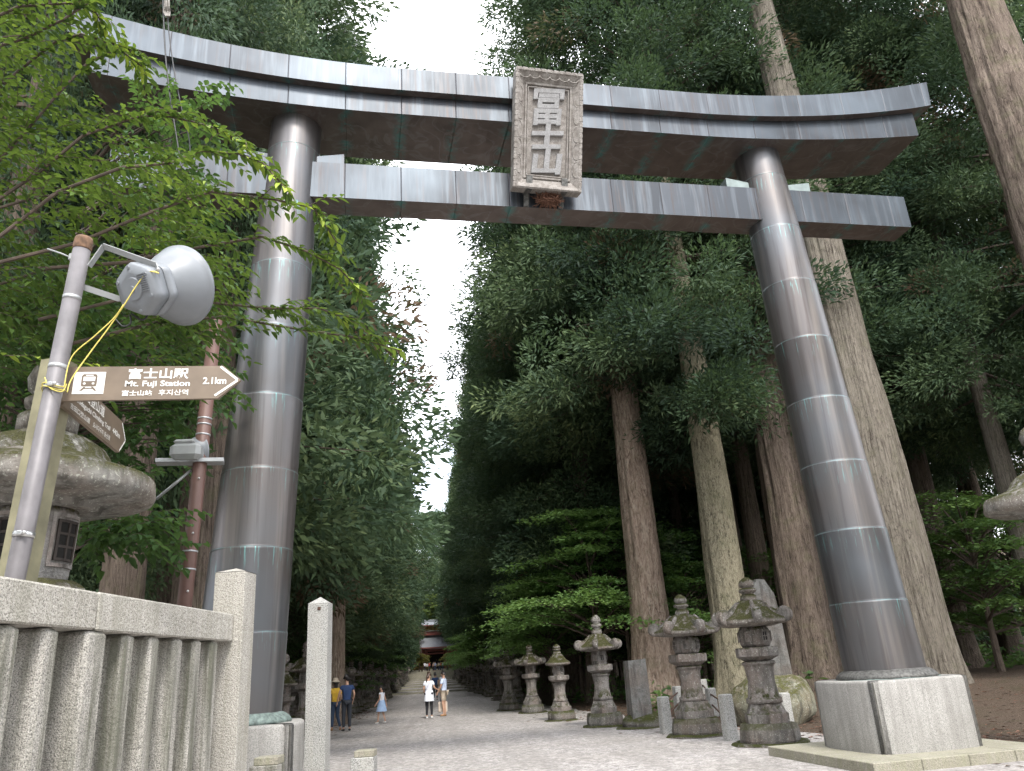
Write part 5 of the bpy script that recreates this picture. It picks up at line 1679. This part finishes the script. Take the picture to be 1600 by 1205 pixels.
# ------------------------------------------------------------------ people
def solid(name, c, rough=.75):
    return plain(name, c, rough, 0, .08, 12)
solid('skin', (.50, .30, .21), .55); solid('hair_black', (.016, .013, .012), .5); solid('hair_brown', (.055, .032, .022), .5)
solid('cloth_yellow', (.62, .38, .035)); solid('cloth_navy', (.018, .045, .13)); solid('jeans', (.035, .06, .11)); solid('dark_trousers', (.022, .026, .035))
solid('cloth_white', (.74, .76, .82)); solid('cloth_pale_blue', (.36, .50, .72)); solid('cloth_shirt_blue', (.50, .58, .74)); solid('cloth_beige', (.48, .40, .31)); solid('canvas', (.66, .56, .47))
solid('cloth_black', (.014, .014, .017)); solid('cloth_red', (.45, .05, .05)); solid('shoe_white', (.72, .72, .70)); solid('shoe_tan', (.30, .17, .08)); solid('shoe_black', (.02, .02, .022)); solid('cloth_lavender', (.46, .44, .60))
def skin(name, V_, E_, R_, mat, parent, lv=2, root=0):
    me = bpy.data.meshes.new(name)
    me.from_pydata(V_, E_, [])
    ob = bpy.data.objects.new(name, me); COL.objects.link(ob)
    sm = ob.modifiers.new('s', 'SKIN'); sm.use_smooth_shade = True; sm.branch_smoothing = .4
    if not me.skin_vertices: me.skin_vertices.new()
    for i, r in enumerate(R_):
        d = me.skin_vertices[0].data[i]
        d.radius = r if hasattr(r, '__len__') else (r, r)
        d.use_root = (i == root)
    ss = ob.modifiers.new('u', 'SUBSURF'); ss.levels = lv; ss.render_levels = lv
    dg = bpy.context.evaluated_depsgraph_get()
    m2 = bpy.data.meshes.new_from_object(ob.evaluated_get(dg))
    m2.name = name
    bpy.data.objects.remove(ob); bpy.data.meshes.remove(me)
    m2.materials.clear(); m2.materials.append(M[mat])
    m2.polygons.foreach_set('use_smooth', [True] * len(m2.polygons))
    return obj(name, m2, parent)
BASE = dict(pel=(0, 0, .93), sp=(0, -.005, 1.10), ch=(0, 0, 1.28), nk=(0, -.01, 1.43), h0=(0, .015, 1.505), h1=(0, .02, 1.585), h2=(0, .005, 1.655),
            shl=(-.165, 0, 1.375), shr=(.165, 0, 1.375), ell=(-.225, -.03, 1.11), elr=(.225, -.03, 1.11), wrl=(-.235, .05, .87), wrr=(.235, .05, .87),
            hpl=(-.085, 0, .89), hpr=(.085, 0, .89), knl=(-.095, .025, .49), knr=(.095, .025, .49), anl=(-.10, -.01, .085), anr=(.10, -.01, .085), tol=(-.12, .14, .03), tor=(.12, .14, .03))
def person(label, loc, face, H, top, bottom, shoes, hair='hair_black', pose=None, female=False, longhair=False, sleeve=.55, shorts=False, skirt=None, hat=False, detail=True, group=None, apron=None, headturn=0.0):
    o = thing('person', label, 'person', loc, face, group)
    k = H / 1.70
    J = {a: Vector(v) for a, v in BASE.items()}
    for a, v in (pose or {}).items(): J[a] = Vector(v)
    J = {a: v * k for a, v in J.items()}
    wsh = .9 if female else 1.0
    for a in ('shl', 'shr', 'ell', 'elr'):
        J[a].x *= wsh
    hp = J['h1']
    HR = Matrix.Rotation(headturn, 4, 'Z')
    def hd(v): q = HR @ Vector(v); return hp + q * k
    V_ = []; E_ = []; R_ = []
    def v(p, r, par=None):
        V_.append(tuple(p)); R_.append((r[0] * k, r[1] * k) if hasattr(r, '__len__') else (r * k, r * k))
        if par is not None: E_.append((par, len(V_) - 1))
        return len(V_) - 1
    pel = v(J['pel'], (.125, .09)); sp_ = v(J['sp'], (.115, .085), pel); ch = v(J['ch'], (.135, .095), sp_); nk = v(J['nk'], .048, ch)
    h0 = v(J['h0'], (.058, .068), nk); h1 = v(J['h1'], (.072, .088), h0); h2 = v(J['h2'], (.052, .062), h1)
    if detail:
        v(hd((0, .105, -.01)), .011, h1)
        for s_ in (-1, 1): v(hd((s_ * .082, -.005, -.005)), .014, h1)
    for s_, S_ in ((-1, 'l'), (1, 'r')):
        sh = v(J['sh' + S_], (.05, .05), ch); el = v(J['el' + S_], .036, sh); wr = v(J['wr' + S_], .025, el)
        d = (J['wr' + S_] - J['el' + S_]).normalized()
        pm = v(J['wr' + S_] + d * .055 * k, (.018, .034), wr)
        if detail:
            side = d.cross(Vector((1, 0, 0))).normalized()
            fw = Vector((-s_, 0, 0)) * .4
            pk = J['wr' + S_] + d * .075 * k
            for fi, (off, ln) in enumerate(((-.026, .062), (-.009, .074), (.009, .07), (.025, .054))):
                a_ = v(pk + side * off * k + d * ln * .4 * k, .0085, pm)
                v(pk + side * off * k * 1.1 + (d * .9 + fw * .5) * ln * k, .007, a_)
            th = v(J['wr' + S_] + d * .035 * k - side * .04 * k, .0095, wr)
            v(J['wr' + S_] + d * .07 * k - side * .055 * k + fw * .02 * k, .008, th)
        hpv = v(J['hp' + S_], (.078, .08), pel); kn = v(J['kn' + S_], .05, hpv); an = v(J['an' + S_], .033, kn); v(J['to' + S_], (.03, .022), an)
    body = skin('body', V_, E_, R_, 'skin', o, 2 if detail else 1)
    if detail:
        for s_ in (-1, 1):
            b = MB(); b.ball(tuple(hd((s_ * .032, .081, .012))), .010 * k, 8, 6); b.build('eye', M['hair_black'], body)
    # shirt
    V_ = []; E_ = []; R_ = []
    low = J['pel'] + Vector((0, 0, -.03 if not female else .0)) * k
    a = v(low, (.165, .135) if not female else (.16, .132)); c = v(J['sp'], (.155, .13), a); d_ = v(J['ch'], (.165, .135), c); v(J['nk'] - Vector((0, 0, .02)) * k, .078, d_)
    for S_ in 'lr':
        sh = v(J['sh' + S_], (.078, .076), d_)
        v(J['sh' + S_].lerp(J['el' + S_], sleeve), .068, sh)
        if sleeve > .95: v(J['el' + S_].lerp(J['wr' + S_], .6), .05, len(V_) - 1)
    skin('shirt', V_, E_, R_, top, o, 2 if detail else 1, 1)
    if skirt:
        b = MB(); z0 = J['knl'].z + skirt[1] * k; z1 = J['pel'].z + .12 * k
        prof = []
        for i in range(7):
            t_ = i / 6; prof.append((skirt[0] * k * (1 - t_) ** .8 + .125 * k * (1 - (1 - t_) ** .8), z0 + (z1 - z0) * t_))
        b.lathe(prof, 28, rad=lambda a: 1 + .06 * sin(a * 7), cap=False)
        q = b.build('skirt', M[skirt[2]], o); q.location = (J['pel'].x, J['pel'].y, 0)
    else:
        V_ = []; E_ = []; R_ = []
        a = v(J['pel'] + Vector((0, 0, .03)) * k, (.15, .12))
        for S_ in 'lr':
            h_ = v(J['hp' + S_], (.10, .105), a)
            if shorts: v(J['hp' + S_].lerp(J['kn' + S_], .85), .078, h_)
            else:
                kn = v(J['kn' + S_], .07, h_); v(J['an' + S_] + Vector((0, 0, .02)) * k, .05 if not female else .042, kn)
        skin('trousers', V_, E_, R_, bottom, o, 2 if detail else 1)
    for S_ in 'lr':
        V_ = []; E_ = []; R_ = []
        A_, T_ = J['an' + S_], J['to' + S_]
        g = Vector((A_.x, A_.y, A_.z - .045 * k)); f_ = (T_ - A_); f_.z = 0; f_.normalize()
        a = v(g - f_ * .045 * k, (.038, .04)); c = v(g + f_ * .05 * k, (.042, .038), a); v(g + f_ * .15 * k - Vector((0, 0, .012)) * k, (.038, .024), c)
        skin('shoe', V_, E_, R_, shoes, o, 1)
    # hair
    V_ = []; E_ = []; R_ = []
    a = v(hd((0, -.022, .055)), (.082, .088)); c = v(hd((0, -.045, .0)), (.084, .066), a); e = v(hd((0, -.05, -.06)), (.066, .045), c)
    v(hd((0, .03, .085)), (.066, .04), a)
    if longhair == 'pony':
        v(hd((0, -.12, -.06)), .035, c); v(hd((0, -.13, -.17)), .026, len(V_) - 1); v(hd((0, -.11, -.24)), .012, len(V_) - 1)
    elif longhair:
        f2 = v(hd((0, -.06, -.15)), (.075, .042), e); v(hd((0, -.06, -.24)), (.06, .03), f2)
    skin('hair', V_, E_, R_, hair, o, 1)
    if hat:
        b = MB(); b.lathe([(.155, .03), (.16, .035), (.12, .065), (.098, .085), (.094, .135), (.075, .16), (.02, .168)], 28)
        q = b.build('sun_hat', M['cloth_beige'], o); q.location = hd((0, -.012, .01)) ; q.scale = (k, k, k); q.rotation_euler = (.08, 0, 0)
    return o, J
def gl(x, Y): return (x, Y, gz(x, Y) + .02)
B = BASE
pY, _ = person('person in a yellow top, jeans and beige sun hat beside the lanterns', gl(atY(524, 1100, 29.4)[0], 29.4), radians(28), 1.62, 'cloth_yellow', 'jeans', 'shoe_tan', 'hair_black', female=True, hat=True, longhair=True, sleeve=.75,
       pose=dict(ell=(-.24, .06, 1.14), wrl=(-.12, .26, 1.15), elr=(.22, -.03, 1.12), wrr=(.20, .10, .90), anl=(-.09, .04, .085), tol=(-.13, .18, .03), knr=(.10, .05, .49), anr=(.16, -.08, .085), tor=(.20, .06, .03)))
pM, _ = person('person in a navy T-shirt and dark trousers seen from behind', gl(-2.80, 28.7), radians(20), 1.72, 'cloth_navy', 'dark_trousers', 'shoe_black', 'hair_black', headturn=.5,
       pose=dict(ell=(-.26, -.01, 1.13), wrl=(-.30, .07, .89), elr=(.25, -.01, 1.12), wrr=(.23, .12, .90)))
pG, _ = person('girl in a white top and pale blue skirt walking on the gravel', gl(-1.83, 31.9), radians(62), 1.30, 'cloth_white', 'cloth_pale_blue', 'shoe_white', 'hair_black', female=True, longhair='pony', sleeve=.35, skirt=(.25, .05, 'cloth_pale_blue'), headturn=.2,
       pose=dict(wrl=(-.26, .16, .88), ell=(-.22, .0, 1.12), wrr=(.22, -.12, .86), elr=(.22, -.08, 1.12), knl=(-.09, .12, .49), anl=(-.10, .16, .085), tol=(-.11, .31, .04), knr=(.09, -.02, .49), anr=(.1, -.14, .10), tor=(.11, .0, .03)))
pW, JW = person('person in a long white top and black trousers with a thin shoulder strap', gl(-.08, 33.2), radians(-12), 1.64, 'cloth_white', 'cloth_black', 'shoe_white', 'hair_brown', female=True, longhair='pony', sleeve=.6, headturn=-.5,
       pose=dict(elr=(.25, .04, 1.13), wrr=(.33, .24, 1.05), wrl=(-.20, .10, .92)))
b = MB(); b.lathe([(.20, .62), (.19, .78), (.165, .95), (.15, 1.02)], 24, cap=False, rad=lambda a: .9 + .1 * abs(cos(a)) + .04 * sin(5 * a)); b.build('tunic_hem', M['cloth_white'], pW)
b = MB(); b.tube([(.13, -.11, 1.40), (.02, -.125, 1.22), (-.10, -.12, 1.04), (-.155, -.02, .96)], .007, 6); b.build('shoulder_strap', M['cloth_lavender'], pW)
pT, JT = person('person in a light blue shirt and shorts holding a cream tote bag', gl(.52, 34.0), radians(70), 1.70, 'cloth_shirt_blue', 'cloth_beige', 'shoe_tan', 'hair_black', shorts=True, sleeve=.75, headturn=.4,
       pose=dict(elr=(.24, .04, 1.10), wrr=(.22, .16, .86), wrl=(-.22, .18, .90), ell=(-.24, .04, 1.12)))
# tote bag hanging from the hand
tw = Matrix.Translation(Vector(gl(.52, 34.0))) @ Matrix.Rotation(radians(70), 4, 'Z') @ Vector((JT['wrr'].x, JT['wrr'].y, JT['wrr'].z - .09))
tb = thing('tote_bag', 'cream canvas tote bag with dark handles hanging from the hand of the person in shorts', 'tote bag', (tw.x + .02, tw.y - .06, tw.z), radians(-8))
b = MB(); b.box((0, 0, -.42), (.36, .10, .40), bev=.03, taper=1.03); b.build('bag', M['canvas'], tb)
for yy in (-.04, .04):
    b = MB(); b.tube([(-.09, yy, -.24), (-.075, yy * .8, -.10), (-.03, yy * .2, -.01), (.03, yy * .2, -.01), (.075, yy * .8, -.10), (.09, yy, -.24)], .011, 6); b.build('handle', M['cloth_black'], tb)
# farther walkers and the visitors before the shrine
person('distant person in dark clothes seen between the white-top pair', gl(.30, 56), radians(10), 1.68, 'cloth_navy', 'dark_trousers', 'shoe_black', detail=False)
person('distant person in black trousers and pale cap near the far steps', gl(.85, 60), radians(-20), 1.66, 'cloth_white', 'cloth_black', 'shoe_white', detail=False)
cols = [('cloth_white', 'dark_trousers', 'white'), ('cloth_red', 'dark_trousers', 'red'), ('cloth_lavender', 'jeans', 'lavender'), ('cloth_beige', 'cloth_black', 'beige'), ('cloth_pale_blue', 'jeans', 'pale blue')]
pr_ = []
for i_, (a_, b_, nm) in enumerate(cols):
    x = atY(664 + i_ * 7, 1048, 152 + i_ * 3)[0]
    o, _ = person('tiny far visitor in %s before the red shrine' % nm, gl(x, 152 + i_ * 3), random.uniform(0, 6), 1.66, a_, b_, 'shoe_black', detail=False, group='visitors before the shrine')
    pr_.append(o)
for k in range(13):
    o = copy_tree(pr_[k % 5]); Y = random.uniform(150, 170); x = atY(random.uniform(664, 696), 1040, Y)[0]
    o.location = gl(x, Y); o.rotation_euler.z = random.uniform(0, 6)
